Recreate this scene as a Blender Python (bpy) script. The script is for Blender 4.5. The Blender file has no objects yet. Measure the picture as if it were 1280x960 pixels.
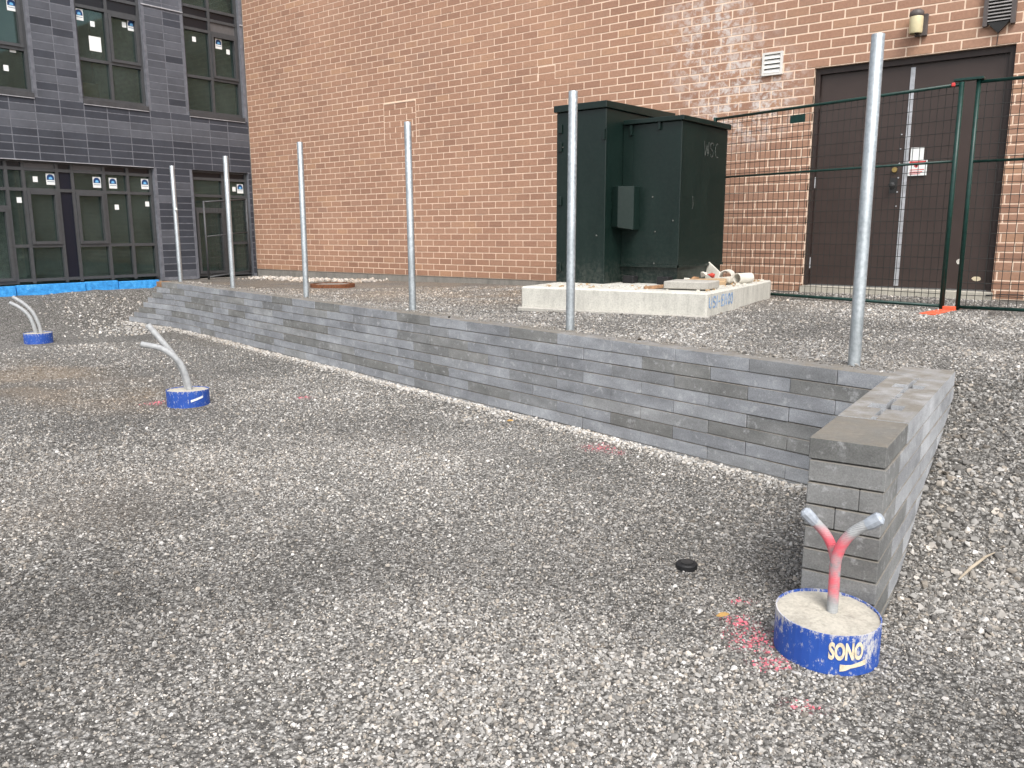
import bpy, bmesh, math, random
import numpy as np
from mathutils import Vector, Matrix
random.seed(7); rng = np.random.default_rng(7)
R = math.radians
SC = bpy.context.scene; COL = SC.collection

# ------------------------------------------------------------------ camera
EYE = np.array([0.0, 0.0, 1.6])
YAW, PITCH, ROLL, FPX = 0.669749, 0.183434, -0.003454, 1022.996
f0 = np.array([-math.sin(YAW), math.cos(YAW), 0]); r0 = np.array([math.cos(YAW), math.sin(YAW), 0]); z0 = np.array([0, 0, 1.0])
FWD = f0 * math.cos(PITCH) - z0 * math.sin(PITCH); UP0 = f0 * math.sin(PITCH) + z0 * math.cos(PITCH)
RGT = math.cos(ROLL) * r0 + math.sin(ROLL) * UP0; UPV = -math.sin(ROLL) * r0 + math.cos(ROLL) * UP0
cd = bpy.data.cameras.new('camera'); cam = bpy.data.objects.new('camera', cd); COL.objects.link(cam)
cd.sensor_width = 36; cd.lens = FPX / 1280 * 36; cd.clip_start = 0.05; cd.clip_end = 400
cam.matrix_world = Matrix(((RGT[0], UPV[0], -FWD[0], 0), (RGT[1], UPV[1], -FWD[1], 0), (RGT[2], UPV[2], -FWD[2], 1.6), (0, 0, 0, 1)))
SC.camera = cam

# ------------------------------------------------------------------ sky, sun, exposure
SUN_AZ, SUN_EL = R(48), R(52)          # azimuth measured from -Y towards +X
wd = bpy.data.worlds.new('World'); SC.world = wd; wd.use_nodes = True
wt = wd.node_tree; wt.nodes.clear()
sky = wt.nodes.new('ShaderNodeTexSky'); sky.sky_type = 'NISHITA'; sky.sun_disc = False
sdir = Vector((math.sin(SUN_AZ) * math.cos(SUN_EL), -math.cos(SUN_AZ) * math.cos(SUN_EL), math.sin(SUN_EL)))
sky.sun_elevation = SUN_EL; sky.sun_rotation = math.atan2(sdir.x, sdir.y); sky.dust_density = 3.0; sky.air_density = 1.0
hs = wt.nodes.new('ShaderNodeHueSaturation'); hs.inputs['Saturation'].default_value = 0.30
bg = wt.nodes.new('ShaderNodeBackground'); bg.inputs['Strength'].default_value = 0.15
wo = wt.nodes.new('ShaderNodeOutputWorld')
wt.links.new(sky.outputs[0], hs.inputs['Color']); wt.links.new(hs.outputs[0], bg.inputs[0]); wt.links.new(bg.outputs[0], wo.inputs[0])
sl = bpy.data.lights.new('sun', 'SUN'); sl.energy = 1.4; sl.angle = R(28); sl.color = (1, 0.965, 0.92)
sun = bpy.data.objects.new('sun', sl); COL.objects.link(sun)
sun.rotation_euler = sdir.to_track_quat('Z', 'Y').to_euler()
SC.view_settings.view_transform = 'Standard'; SC.view_settings.look = 'None'
SC.view_settings.exposure = 0.84; SC.view_settings.gamma = 1
SC.view_settings.use_curve_mapping = False
SC.cycles.use_denoising = True; SC.cycles.use_adaptive_sampling = True; SC.cycles.adaptive_threshold = 0.02; SC.cycles.max_bounces = 6; SC.cycles.diffuse_bounces = 3; SC.cycles.glossy_bounces = 3; SC.cycles.transparent_max_bounces = 12

# ------------------------------------------------------------------ helpers
def ident(loc): return Matrix.Translation(-Vector(loc))
def put(o, parent=None, loc=None, rz=None):
    COL.objects.link(o)
    if loc is not None: o.location = loc
    if rz is not None: o.rotation_euler = (0, 0, rz)
    if parent is not None:
        o.parent = parent; o.matrix_parent_inverse = parent_inv(parent)
    return o
def parent_inv(p):
    m = ident(p.location) if p.type == 'EMPTY' else world_of(p).inverted()
    return m
def world_of(o):
    m = Matrix.LocRotScale(o.location, o.rotation_euler, o.scale)
    if o.parent: m = world_of(o.parent) @ o.matrix_parent_inverse @ m
    return m
def empty(name, loc):
    o = bpy.data.objects.new(name, None); o.location = loc; COL.objects.link(o); return o
def tag(o, label=None, cat=None, group=None, kind=None):
    if label: o['label'] = label
    if cat: o['category'] = cat
    if group: o['group'] = group
    if kind: o['kind'] = kind
    return o
class MB:
    """collects geometry, then links it as one mesh object"""
    def __init__(s): s.v = []; s.f = []; s.m = []
    def add(s, vs, fs, m=0):
        b = len(s.v); s.v += [tuple(map(float, p)) for p in vs]; s.f += [tuple(i + b for i in f) for f in fs]; s.m += [m] * len(fs); return s
    def box(s, a, b, m=0, M=None):
        x0, y0, z0_ = a; x1, y1, z1 = b
        vs = [(x, y, z) for z in (z0_, z1) for y in (y0, y1) for x in (x0, x1)]
        if M is not None: vs = [tuple(M @ Vector(v)) for v in vs]
        return s.add(vs, [(0, 2, 3, 1), (4, 5, 7, 6), (0, 1, 5, 4), (2, 6, 7, 3), (0, 4, 6, 2), (1, 3, 7, 5)], m)
    def tube(s, pts, rad, n=10, m=0, caps=True):
        pts = [Vector(p) for p in pts]; rad = rad if isinstance(rad, (list, tuple)) else [rad] * len(pts)
        rings = []; up = None
        for i, p in enumerate(pts):
            t = (pts[min(i + 1, len(pts) - 1)] - pts[max(i - 1, 0)]).normalized()
            if up is None:
                up = Vector((0, 0, 1)) if abs(t.z) < 0.9 else Vector((1, 0, 0))
            a = t.cross(up).normalized(); b = a.cross(t).normalized(); up = b
            rings.append([p + (a * math.cos(k * 2 * math.pi / n) + b * math.sin(k * 2 * math.pi / n)) * rad[i] for k in range(n)])
        vs = [q for r in rings for q in r]; fs = []
        for i in range(len(pts) - 1):
            for k in range(n):
                k2 = (k + 1) % n; fs.append((i * n + k, i * n + k2, (i + 1) * n + k2, (i + 1) * n + k))
        if caps: fs.append(tuple(range(n - 1, -1, -1))); fs.append(tuple((len(pts) - 1) * n + k for k in range(n)))
        return s.add(vs, fs, m)
    def lathe(s, prof, c, n=32, m=0, ms=None):
        vs = []; fs = []; cx, cy, cz = c
        for r_, z in prof:
            vs += [(cx + r_ * math.cos(2 * math.pi * k / n), cy + r_ * math.sin(2 * math.pi * k / n), cz + z) for k in range(n)]
        for i in range(len(prof) - 1):
            for k in range(n):
                k2 = (k + 1) % n; fs.append((i * n + k, i * n + k2, (i + 1) * n + k2, (i + 1) * n + k))
        fs.append(tuple((len(prof) - 1) * n + k for k in range(n)))
        return s.add(vs, fs, m)
    def build(s, name, mats, parent=None, smooth=False, bevel=0, kind=None, label=None):
        me = bpy.data.meshes.new(name); me.from_pydata(s.v, [], s.f)
        for m in (mats if isinstance(mats, (list, tuple)) else [mats]): me.materials.append(m)
        if any(s.m): me.polygons.foreach_set('material_index', s.m)
        if smooth: me.polygons.foreach_set('use_smooth', [True] * len(me.polygons))
        bm = bmesh.new(); bm.from_mesh(me); bmesh.ops.recalc_face_normals(bm, faces=bm.faces)
        if bevel: bmesh.ops.bevel(bm, geom=list(bm.edges), offset=bevel, segments=1, affect='EDGES')
        bm.to_mesh(me); bm.free()
        o = bpy.data.objects.new(name, me)
        if parent is not None: put(o, parent)
        else: COL.objects.link(o)
        if kind: o['kind'] = kind
        if label: o['label'] = label
        return o
_bb = {}
def bevbox(lx, ly, lz, b, mat):
    key = (round(lx, 4), round(ly, 4), round(lz, 4), b, mat.name)
    if key not in _bb:
        me = bpy.data.meshes.new('piece'); bm = bmesh.new(); bmesh.ops.create_cube(bm, size=1)
        bmesh.ops.scale(bm, vec=(lx, ly, lz), verts=bm.verts)
        bmesh.ops.bevel(bm, geom=list(bm.edges), offset=b, segments=1, affect='EDGES')
        bm.to_mesh(me); bm.free(); me.materials.append(mat); _bb[key] = me
    return _bb[key]

# ------------------------------------------------------------------ materials
class NT:
    def __init__(s, name):
        s.mat = bpy.data.materials.new(name); s.mat.use_nodes = True; s.t = s.mat.node_tree; s.t.nodes.clear()
        s.out = s.n('ShaderNodeOutputMaterial'); s.p = s.n('ShaderNodeBsdfPrincipled'); s.l(s.p.outputs[0], s.out.inputs[0])
        s.geo = None
    def n(s, t, **kw):
        nd = s.t.nodes.new(t)
        for k, v in kw.items(): setattr(nd, k, v)
        return nd
    def l(s, a, b): s.t.links.new(a, b)
    def setv(s, sock, v):
        if isinstance(v, bpy.types.NodeSocket): s.l(v, sock)
        else: sock.default_value = v
    def pos(s):
        if s.geo is None: s.geo = s.n('ShaderNodeNewGeometry')
        return s.geo.outputs['Position']
    def objc(s): return s.n('ShaderNodeTexCoord').outputs['Object']
    def noise(s, scale, detail=4, rough=0.55, vec=None, out='Fac', dist=0):
        nd = s.n('ShaderNodeTexNoise'); s.l(vec if vec is not None else s.pos(), nd.inputs['Vector'])
        nd.inputs['Scale'].default_value = scale; nd.inputs['Detail'].default_value = detail; nd.inputs['Roughness'].default_value = rough; nd.inputs['Distortion'].default_value = dist
        return nd.outputs[out]
    def ramp(s, fac, stops, interp='LINEAR'):
        nd = s.n('ShaderNodeValToRGB'); cr = nd.color_ramp; cr.interpolation = interp
        while len(cr.elements) < len(stops): cr.elements.new(0.5)
        for e, (p, c) in zip(cr.elements, stops):
            e.position = p; e.color = (*c, 1) if isinstance(c, (tuple, list)) else (c, c, c, 1)
        s.setv(nd.inputs[0], fac); return nd.outputs[0]
    def mix(s, fac, a, b, mode='MIX'):
        nd = s.n('ShaderNodeMix', data_type='RGBA', blend_type=mode)
        s.setv(nd.inputs[0], fac)
        for i, v in ((6, a), (7, b)): s.setv(nd.inputs[i], (*v, 1) if isinstance(v, (tuple, list)) and len(v) == 3 else v)
        return nd.outputs[2]
    def math(s, op, a, b=0.0, clamp=False):
        nd = s.n('ShaderNodeMath', operation=op, use_clamp=clamp); s.setv(nd.inputs[0], a); s.setv(nd.inputs[1], b); return nd.outputs[0]
    def vmath(s, op, a, b):
        nd = s.n('ShaderNodeVectorMath', operation=op); s.setv(nd.inputs[0], a); s.setv(nd.inputs[1], b)
        return nd.outputs['Value'] if op in ('DISTANCE', 'LENGTH', 'DOT_PRODUCT') else nd.outputs[0]
    def blob(s, c, r, soft=1.0, sq=(1, 1, 1)):
        v = s.vmath('MULTIPLY', s.vmath('SUBTRACT', s.pos(), c), sq)
        d = s.vmath('LENGTH', v, (0, 0, 0)); return s.math('SUBTRACT', 1.0, s.math('DIVIDE', d, r), clamp=True)
    def bump(s, h, strength=0.3, dist=0.01, prev=None):
        nd = s.n('ShaderNodeBump'); nd.inputs['Strength'].default_value = strength; nd.inputs['Distance'].default_value = dist
        s.l(h, nd.inputs['Height'])
        if prev is not None: s.l(prev, nd.inputs['Normal'])
        s.l(nd.outputs[0], s.p.inputs['Normal']); return nd.outputs[0]
    def done(s, color=None, rough=0.8, metal=0.0, spec=0.5):
        if color is not None: s.setv(s.p.inputs['Base Color'], (*color, 1) if isinstance(color, (tuple, list)) else color)
        s.setv(s.p.inputs['Roughness'], rough); s.setv(s.p.inputs['Metallic'], metal); s.p.inputs['Specular IOR Level'].default_value = spec
        return s.mat
def simple(name, c, rough=0.7, metal=0.0, var=0.25, scale=12, bump=0.0, spec=0.4):
    m = NT(name); n = m.noise(scale, 6, 0.65)
    lo = tuple(x * (1 - var) for x in c); hi = tuple(min(1, x * (1 + var)) for x in c)
    col = m.ramp(n, [(0.3, lo), (0.7, hi)])
    if bump: m.bump(m.noise(scale * 6, 4), bump, 0.004)
    return m.done(col, rough, metal, spec)

PAINT = [(-1.12, 2.95, .13), (-1.22, 3.06, .09), (-1.0, 2.82, .09), (-3.2, 5.07, .15), (-3.02, 5.04, .08), (-7.43, 3.9, .15), (-6.55, 4.95, .10), (-0.80, 2.62, .05), (-1.3, 3.25, .05)]
def soil(x, y):
    """damp, dirty and washed areas of the yard: brightness factor, brown fraction, sprayed-marking strength"""
    n = vnoise(x, y, .55, 21) + .5 * vnoise(x, y, 1.3, 22) + .3 * vnoise(x, y, 3.1, 23)
    bright = np.interp(n, [-.55, -.15, .15, .55], [.80, .94, 1.04, 1.14])
    damp = np.zeros_like(np.asarray(x, float))
    for cx, cy, r, a in ((-3.55, 1.25, .8, .6), (-3.0, 2.5, .7, .25), (-4.6, 4.5, .8, .25), (-.2, 2.9, .6, .5)): damp = np.maximum(damp, a * np.clip(1 - np.hypot(x - cx, y - cy) / r, 0, 1) * (.7 + vnoise(x, y, 3, 24)))
    bright = bright * (1 - .42 * np.clip(damp * 1.6, 0, 1))
    brown = np.zeros_like(bright)
    for cx, cy, r, qx, qy in ((-9.4, 3.8, 1.7, .6, 1.8), (-8.1, 3.9, .8, 1, 1.5), (-9.5, 9.7, 4.6, .6, 1.3), (-13.4, 8.8, 1.5, 1, 1)): brown = np.maximum(brown, np.clip(2 * (1 - np.hypot((x - cx) * qx, (y - cy) * qy) / r), 0, 1))
    brown = np.maximum(brown, .35 * np.clip(1 - np.hypot(x + 5.0, y - 2.2) / 1.1, 0, 1))
    brown = brown * np.interp(vnoise(x, y, 2.4, 25), [-.25, .2], [.25, .9])
    paint = np.zeros_like(bright)
    for cx, cy, r in PAINT: paint = np.maximum(paint, np.clip(1.2 * (1 - np.hypot(x - cx, y - cy) / r), 0, 1))
    return bright, brown, paint
def vnoise(x, y, s, seed):
    x = np.asarray(x, float); y = np.asarray(y, float)
    g = np.random.default_rng(seed).random((64, 64)); x = x * s; y = y * s
    xi = np.floor(x).astype(int); yi = np.floor(y).astype(int); fx = x - xi; fy = y - yi; fx = fx * fx * (3 - 2 * fx); fy = fy * fy * (3 - 2 * fy)
    a = g[xi % 64, yi % 64]; b = g[(xi + 1) % 64, yi % 64]; c = g[xi % 64, (yi + 1) % 64]; d = g[(xi + 1) % 64, (yi + 1) % 64]
    return (a * (1 - fx) + b * fx) * (1 - fy) + (c * (1 - fx) + d * fx) * fy - .5
def mat_ground():
    m = NT('gravel_ground')
    vo = m.n('ShaderNodeTexVoronoi'); vo.inputs['Scale'].default_value = 52; m.l(m.pos(), vo.inputs['Vector'])
    vs = m.n('ShaderNodeTexVoronoi'); vs.inputs['Scale'].default_value = 118; m.l(m.pos(), vs.inputs['Vector'])
    rnd = m.n('ShaderNodeSeparateColor'); m.l(vo.outputs['Color'], rnd.inputs[0])
    rn2 = m.n('ShaderNodeSeparateColor'); m.l(vs.outputs['Color'], rn2.inputs[0])
    c1 = m.ramp(rnd.outputs[0], [(0.0, (.12, .114, .105)), (0.45, (.24, .229, .212)), (0.8, (.365, .351, .328)), (1.0, (.58, .565, .54))])
    c2 = m.ramp(rn2.outputs[0], [(0.0, (.105, .099, .091)), (0.6, (.22, .210, .194)), (1.0, (.42, .405, .38))])
    col = m.mix(m.ramp(rnd.outputs[1], [(0.5, 0.0), (0.55, 1.0)]), c1, c2)
    col = m.mix(m.ramp(vo.outputs['Distance'], [(0.28, 0.0), (0.72, 0.85)]), col, (.050, .047, .042))  # gaps between stones: dark fines, plus stone shadow painted into the colour
    A_ = lambda nm: m.n('ShaderNodeAttribute', attribute_type='GEOMETRY', attribute_name=nm).outputs['Fac']
    col = m.mix(A_('brown'), col, m.mix(0.55, col, (.27, .215, .16)))
    col = m.mix(1.0, col, A_('bright'), 'MULTIPLY')
    col = m.mix(m.math('MULTIPLY', A_('paint'), m.ramp(m.noise(60, 2), [(0.5, 0.0), (0.58, .8)])), col, (.66, .16, .20))
    h = m.math('ADD', m.math('MULTIPLY', vo.outputs['Distance'], -1.0), m.math('MULTIPLY', vs.outputs['Distance'], -0.5))
    m.bump(h, 0.9, 0.014)
    return m.done(col, 0.9, 0, 0.25)
def mat_stone():
    m = NT('crushed_stone')
    at = m.n('ShaderNodeAttribute', attribute_type='INSTANCER', attribute_name='tone')
    col = m.ramp(at.outputs['Fac'], [(0.0, (.095, .090, .084)), (0.3, (.225, .216, .202)), (0.6, (.37, .356, .335)), (0.85, (.53, .515, .49)), (1.0, (.72, .70, .67))])
    at2 = m.n('ShaderNodeAttribute', attribute_type='INSTANCER', attribute_name='warm')
    col = m.mix(m.math('MULTIPLY', at2.outputs['Fac'], 0.6), col, m.mix(1.0, col, (1.0, .84, .66), 'MULTIPLY'))
    A_ = lambda nm: m.n('ShaderNodeAttribute', attribute_type='INSTANCER', attribute_name=nm).outputs['Fac']
    col = m.mix(m.math('MULTIPLY', A_('brown'), 0.6), col, m.mix(1.0, col, (.84, .70, .56), 'MULTIPLY'))
    col = m.mix(1.0, col, A_('bright'), 'MULTIPLY')
    col = m.mix(A_('paint'), col, (.70, .15, .20))
    return m.done(col, 0.85, 0, 0.3)
def mat_brick(single):
    m = NT('brick_single' if single else 'brick_field')
    if single: rn = m.n('ShaderNodeObjectInfo').outputs['Random']
    else:
        m.pos(); rn = m.geo.outputs['Random Per Island']
    col = m.ramp(rn, [(0.0, (.335, .195, .135)), (0.2, (.378, .221, .152)), (0.55, (.405, .238, .162)), (0.85, (.392, .238, .167)), (0.96, (.45, .270, .175)), (1.0, (.35, .216, .157))])
    n = m.noise(30, 6, 0.7); col = m.mix(0.6, col, m.mix(1.0, col, m.ramp(n, [(0.25, .72), (0.75, 1.25)]), 'MULTIPLY'))
    big = m.noise(0.55, 3, 0.5); col = m.mix(1.0, col, m.ramp(big, [(0.3, (.88, .86, .86)), (0.7, (1.08, 1.06, 1.04))]), 'MULTIPLY')
    e = m.math('MAXIMUM', m.blob((-4.72, 10.93, 3.40), .80, sq=(.8, 1, 1.0)), m.math('MULTIPLY', m.blob((-5.15, 10.93, 4.15), 1.0, sq=(1, 1, .8)), .6))
    e = m.math('MULTIPLY', m.ramp(e, [(0.0, 0.0), (0.5, 1.0)]), m.ramp(m.noise(8, 6, 0.75), [(0.46, 0.0), (0.60, 0.92)]))
    col = m.mix(e, col, (.66, .60, .56))
    base = m.math('MULTIPLY', m.ramp(m.sep(2), [(0.17, 1.0), (0.27, 0.0)]), 0.5)
    col = m.mix(base, col, m.mix(1.0, col, (.8, .78, .74), 'MULTIPLY'))
    m.bump(m.noise(120, 5, 0.7), 0.35, 0.004)
    return m.done(col, 0.88, 0, 0.25)
def sep(self, i, scale=0.2):
    nd = self.n('ShaderNodeSeparateXYZ'); self.l(self.pos(), nd.inputs[0]); return self.math('MULTIPLY', nd.outputs[i], scale)
NT.sep = sep
def mat_mortar():
    m = NT('mortar'); n = m.noise(25, 5, 0.7)
    col = m.ramp(n, [(0.3, (.76, .57, .43)), (0.7, (.88, .69, .54))])
    m.bump(m.noise(90, 5), 0.5, 0.005); return m.done(col, 0.92, 0, 0.2)
def mat_block(name, tones=None, chalk=.42):
    m = NT(name); rn = m.n('ShaderNodeObjectInfo').outputs['Random']
    col = m.ramp(rn, tones or [(0.0, (.185, .185, .176)), (0.12, (.205, .206, .200)), (0.22, (.235, .243, .256)), (0.6, (.275, .285, .302)), (0.88, (.315, .326, .342)), (1.0, (.245, .245, .236))])
    v = m.vmath('MULTIPLY', m.pos(), (1.0, 1.0, 2.2))
    n = m.noise(3.0, 4, 0.6, vec=v); col = m.mix(0.9, col, m.mix(1.0, col, m.ramp(n, [(0.28, .70), (0.5, 1.0), (0.72, 1.35)]), 'MULTIPLY'))
    g = m.noise(140, 5, 0.75); col = m.mix(0.7, col, m.mix(1.0, col, m.ramp(g, [(0.28, .55), (0.5, 1.0), (0.75, 1.5)]), 'MULTIPLY'))
    w = m.math('MULTIPLY', m.ramp(m.noise(7, 7, 0.75, vec=m.vmath('MULTIPLY', m.pos(), (1, 1, .5))), [(0.60, 0.0), (0.76, chalk)]), m.ramp(m.noise(60, 3), [(0.4, .2), (0.65, 1.0)]))
    col = m.mix(w, col, (.50, .51, .52))
    gs = m.n('ShaderNodeSeparateXYZ'); m.l(m.n('ShaderNodeTexCoord').outputs['Generated'], gs.inputs[0])
    ed = None
    for k_, lim in ((0, .488), (1, .470), (2, .455)):
        q = m.math('GREATER_THAN', m.math('ABSOLUTE', m.math('SUBTRACT', gs.outputs[k_], .5)), lim); ed = q if ed is None else m.math('MAXIMUM', ed, q)
    ed = m.math('MULTIPLY', ed, m.ramp(m.noise(16, 5, .7), [(0.56, 0.0), (0.70, 0.45)])); col = m.mix(ed, col, (.58, .585, .59))
    nz = m.n('ShaderNodeSeparateXYZ'); m.l(m.geo.outputs['Normal'], nz.inputs[0])
    dirt = m.math('MULTIPLY', m.math('GREATER_THAN', nz.outputs[2], .5), m.ramp(m.noise(8, 5, .65), [(0.3, 0.35), (0.6, 0.92)])); col = m.mix(dirt, col, m.mix(m.noise(50, 4), (.14, .125, .10), (.24, .215, .18)))
    m.bump(g, 0.5, 0.004); return m.done(col, 0.9, 0, 0.3)
def mat_tile(name, lo, hi):
    m = NT(name); rn = m.n('ShaderNodeObjectInfo').outputs['Random']
    col = m.ramp(rn, [(0, lo), (1, hi)]); n = m.noise(2.2, 6, 0.65)
    col = m.mix(0.7, col, m.mix(1.0, col, m.ramp(n, [(0.3, .75), (0.7, 1.3)]), 'MULTIPLY'))
    m.bump(m.noise(80, 5), 0.3, 0.003); return m.done(col, 0.8, 0, 0.35)
def mat_galv():
    m = NT('galvanised_steel'); n = m.noise(45, 4, 0.6, out='Fac'); n2 = m.noise(4, 4, 0.6)
    col = m.ramp(n, [(0.3, (.35, .385, .40)), (0.7, (.54, .575, .59))])
    col = m.mix(1.0, col, m.ramp(n2, [(0.3, .8), (0.7, 1.1)]), 'MULTIPLY')
    return m.done(col, m.ramp(n, [(0.3, .42), (0.7, .60)]), 0.85, 0.5)
def mat_glass():
    m = NT('window_glass'); m.t.nodes.remove(m.p)
    tr = m.n('ShaderNodeBsdfTransparent'); tr.inputs[0].default_value = (.66, .74, .70, 1)
    gl = m.n('ShaderNodeBsdfGlossy'); gl.inputs['Roughness'].default_value = 0.03; gl.inputs[0].default_value = (.46, .64, .64, 1)
    fr = m.n('ShaderNodeFresnel'); fr.inputs[0].default_value = 1.7
    b = m.n('ShaderNodeBump'); b.inputs['Strength'].default_value = 0.02; b.inputs['Distance'].default_value = 0.02; m.l(m.noise(1.2, 2), b.inputs['Height']); m.l(b.outputs[0], gl.inputs['Normal'])
    df = m.n('ShaderNodeBsdfDiffuse'); df.inputs[0].default_value = (.24, .31, .29, 1); m2 = m.n('ShaderNodeMixShader')
    m.l(m.ramp(m.noise(.9, 4, .6), [(.3, .03), (.7, .13)]), m2.inputs[0]); m.l(tr.outputs[0], m2.inputs[1]); m.l(df.outputs[0], m2.inputs[2])
    mx = m.n('ShaderNodeMixShader'); m.l(fr.outputs[0], mx.inputs[0]); m.l(m2.outputs[0], mx.inputs[1]); m.l(gl.outputs[0], mx.inputs[2]); m.l(mx.outputs[0], m.out.inputs[0])
    return m.mat
def mat_tubeform():
    m = NT('tube_form_print'); zc = m.sep(2, 1.0)
    n = m.noise(34, 7, 0.82, vec=m.vmath('MULTIPLY', m.pos(), (1.5, 1.5, .8)))
    worn = m.math('ADD', m.math('ADD', n, m.ramp(zc, [(0.125, 0.0), (0.160, 0.09)])), m.math('MULTIPLY', m.math('MAXIMUM', m.blob((-.70, 2.98, .10), .10), m.blob((-1.03, 2.96, .15), .10)), .16))
    col = m.mix(m.ramp(worn, [(0.565, 0.0), (0.66, 0.85)]), m.mix(m.noise(9, 4), (.012, .050, .28), (.03, .11, .44)), (.62, .60, .55))
    return m.done(col, 0.6, 0, 0.4)
def mat_conduit(pink):
    m = NT('conduit_pink' if pink else 'conduit_grey'); n = m.noise(30, 4)
    col = m.ramp(n, [(0.3, (.27, .275, .28)), (0.7, (.40, .41, .41))])
    if pink:
        zc = m.sep(2, 1.0); f = m.ramp(m.math('ADD', zc, m.math('MULTIPLY', m.math('SUBTRACT', n, .5), .05)), [(0.19, 0.0), (0.25, .85), (0.36, 1.0), (0.44, .9), (0.495, 0.0)])
        nx = m.n('ShaderNodeSeparateXYZ'); m.pos(); m.l(m.geo.outputs['Normal'], nx.inputs[0])
        side = m.math('ADD', m.math('MULTIPLY', m.math('SUBTRACT', n, 0.5), 1.5), m.ramp(m.noise(11, 3), [(0.35, 0.25), (0.55, 1.0)]), clamp=True)
        col = m.mix(m.math('MULTIPLY', f, side), col, (.78, .11, .15))
        m.bump(m.wave(), 0.4, 0.003)
    return m.done(col, 0.55, 0, 0.4)
def wave(self):
    w = self.n('ShaderNodeTexWave'); w.wave_type = 'BANDS'; w.bands_direction = 'Z'; w.inputs['Scale'].default_value = 45; self.l(self.pos(), w.inputs['Vector']); return w.outputs['Fac']
NT.wave = wave
def mat_concrete(name, c=(.50, .48, .43), stain=0.5):
    m = NT(name); n = m.math('ADD', m.math('MULTIPLY', m.noise(5, 7, 0.7, vec=m.vmath('MULTIPLY', m.pos(), (1, 1, .45))), .6), m.math('MULTIPLY', m.noise(22, 5, 0.7, vec=m.vmath('MULTIPLY', m.pos(), (1, 1, .15))), .4))
    col = m.ramp(n, [(0.25, tuple(x * (1 - stain) for x in c)), (0.5, c), (0.75, tuple(min(1, x * 1.25) for x in c))])
    g = m.noise(70, 5, 0.7); col = m.mix(0.6, col, m.mix(1.0, col, m.ramp(g, [(0.3, .6), (0.55, 1.05)]), 'MULTIPLY'))
    m.bump(g, 0.5, 0.006); return m.done(col, 0.9, 0, 0.25)
M = dict(ground=mat_ground(), stone=mat_stone(), brick1=mat_brick(True), brickn=mat_brick(False), mortar=mat_mortar(),
    block=mat_block('wall_block'), weathered=mat_block('weathered_block', [(0, (.145, .146, .140)), (.5, (.19, .191, .186)), (1, (.235, .237, .233))], .6), chalky=mat_block('chalky_block', [(0, (.27, .275, .285)), (.5, (.35, .358, .37)), (1, (.42, .428, .44))], .8), galv=mat_galv(), glass=mat_glass(), form=mat_tubeform(), cgrey=mat_conduit(False), cpink=mat_conduit(True),
    pad=mat_concrete('pad_concrete', (.56, .545, .49), .42), found=mat_concrete('foundation_concrete', (.25, .235, .21), .55), slab=mat_concrete('slab_concrete', (.42, .40, .36), .35),
    ftop=mat_concrete('footing_concrete', (.47, .44, .375), .5), sill=mat_concrete('sill_concrete', (.48, .45, .38), .35),
    tdark=mat_tile('tile_dark', (.034, .037, .047), (.050, .054, .067)), tmid=mat_tile('tile_mid', (.070, .074, .087), (.098, .103, .120)), tgrout=simple('tile_grout', (.145, .15, .17), .9),
    trim=simple('edge_trim_metal', (.13, .135, .155), .6), frame=simple('window_frame_metal', (.060, .062, .065), .45, 0, .15), wpanel=simple('grey_infill_panel', (.105, .10, .10), .6, 0, .12), navy=simple('navy_infill_panel', (.004, .005, .013), .5, 0, .1), black=simple('black_infill_panel', (.010, .011, .014), .35, 0, .1),
    sillm=simple('sill_metal', (.055, .055, .058), .55), flash=simple('flashing_metal', (.40, .40, .42), .5), room=simple('room_surface', (.46, .54, .51), .9, 0, .3, 1.2), foam=None,
    door=simple('door_paint', (.052, .036, .031), .42, 0, .12, 3), doorfr=simple('door_frame_paint', (.035, .024, .021), .5), strip=simple('astragal_metal', (.45, .46, .48), .5, .3), brass=simple('brass', (.45, .32, .12), .35, .8), darkmetal=simple('dark_metal', (.04, .04, .04), .5, .3), white=simple('white_paper', (.80, .82, .80), .7, 0, .05), wpaint=simple('white_vent_plastic', (.72, .70, .66), .5, 0, .08), red=simple('red_ink', (.62, .06, .06), .7, 0, .1),
    logo=simple('logo_dark_blue', (.012, .05, .16), .5, 0, .1), logo2=simple('logo_light_blue', (.16, .45, .75), .5, 0, .1),
    green=None, rubber=simple('rubber', (.012, .012, .013), .6), chalk=simple('chalk_mark', (.10, .105, .095), .9, 0, .8, 40), spray=None,
    fgreen=simple('fence_green', (.005, .034, .027), .4, .0, .35, 20), wire=simple('fence_wire', (.030, .032, .030), .5, .2), orange=simple('orange_plate', (.72, .13, .06), .6, 0, .2), rust=simple('rust', (.16, .062, .028), .9, 0, .5, 30, .5),
    pvc=simple('pvc_white', (.66, .63, .56), .5, 0, .15), card=simple('cardboard', (.42, .29, .17), .9, 0, .25), wood=simple('weathered_wood', (.30, .17, .09), .9, 0, .35, 25), scrapw=simple('scrap_white', (.62, .59, .52), .9), scrapr=simple('scrap_red', (.55, .07, .05), .8), lampg=simple('lamp_glass', (.66, .58, .36), .35, 0, .1), ventd=simple('vent_dark', (.10, .085, .08), .5), ventl=simple('vent_slats', (.36, .34, .33), .5), tape=simple('tape_grey', (.33, .36, .40), .45, 0, .3, 40), leaf=simple('dead_leaf', (.42, .25, .08), .8), cream=simple('cream_print', (.70, .60, .42), .7, 0, .3, 50), stick=simple('dry_stick', (.40, .34, .26), .9))
def mat_foam():
    m = NT('blue_foam'); n = m.noise(11, 7, 0.78)
    col = m.ramp(n, [(0.32, (.012, .03, .06)), (0.37, (.025, .20, .50)), (0.50, (.035, .29, .70)), (0.62, (.07, .40, .80)), (0.70, (.50, .58, .62))]); m.bump(n, .4, .01); return m.done(col, .8)
M['foam'] = mat_foam()
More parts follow.
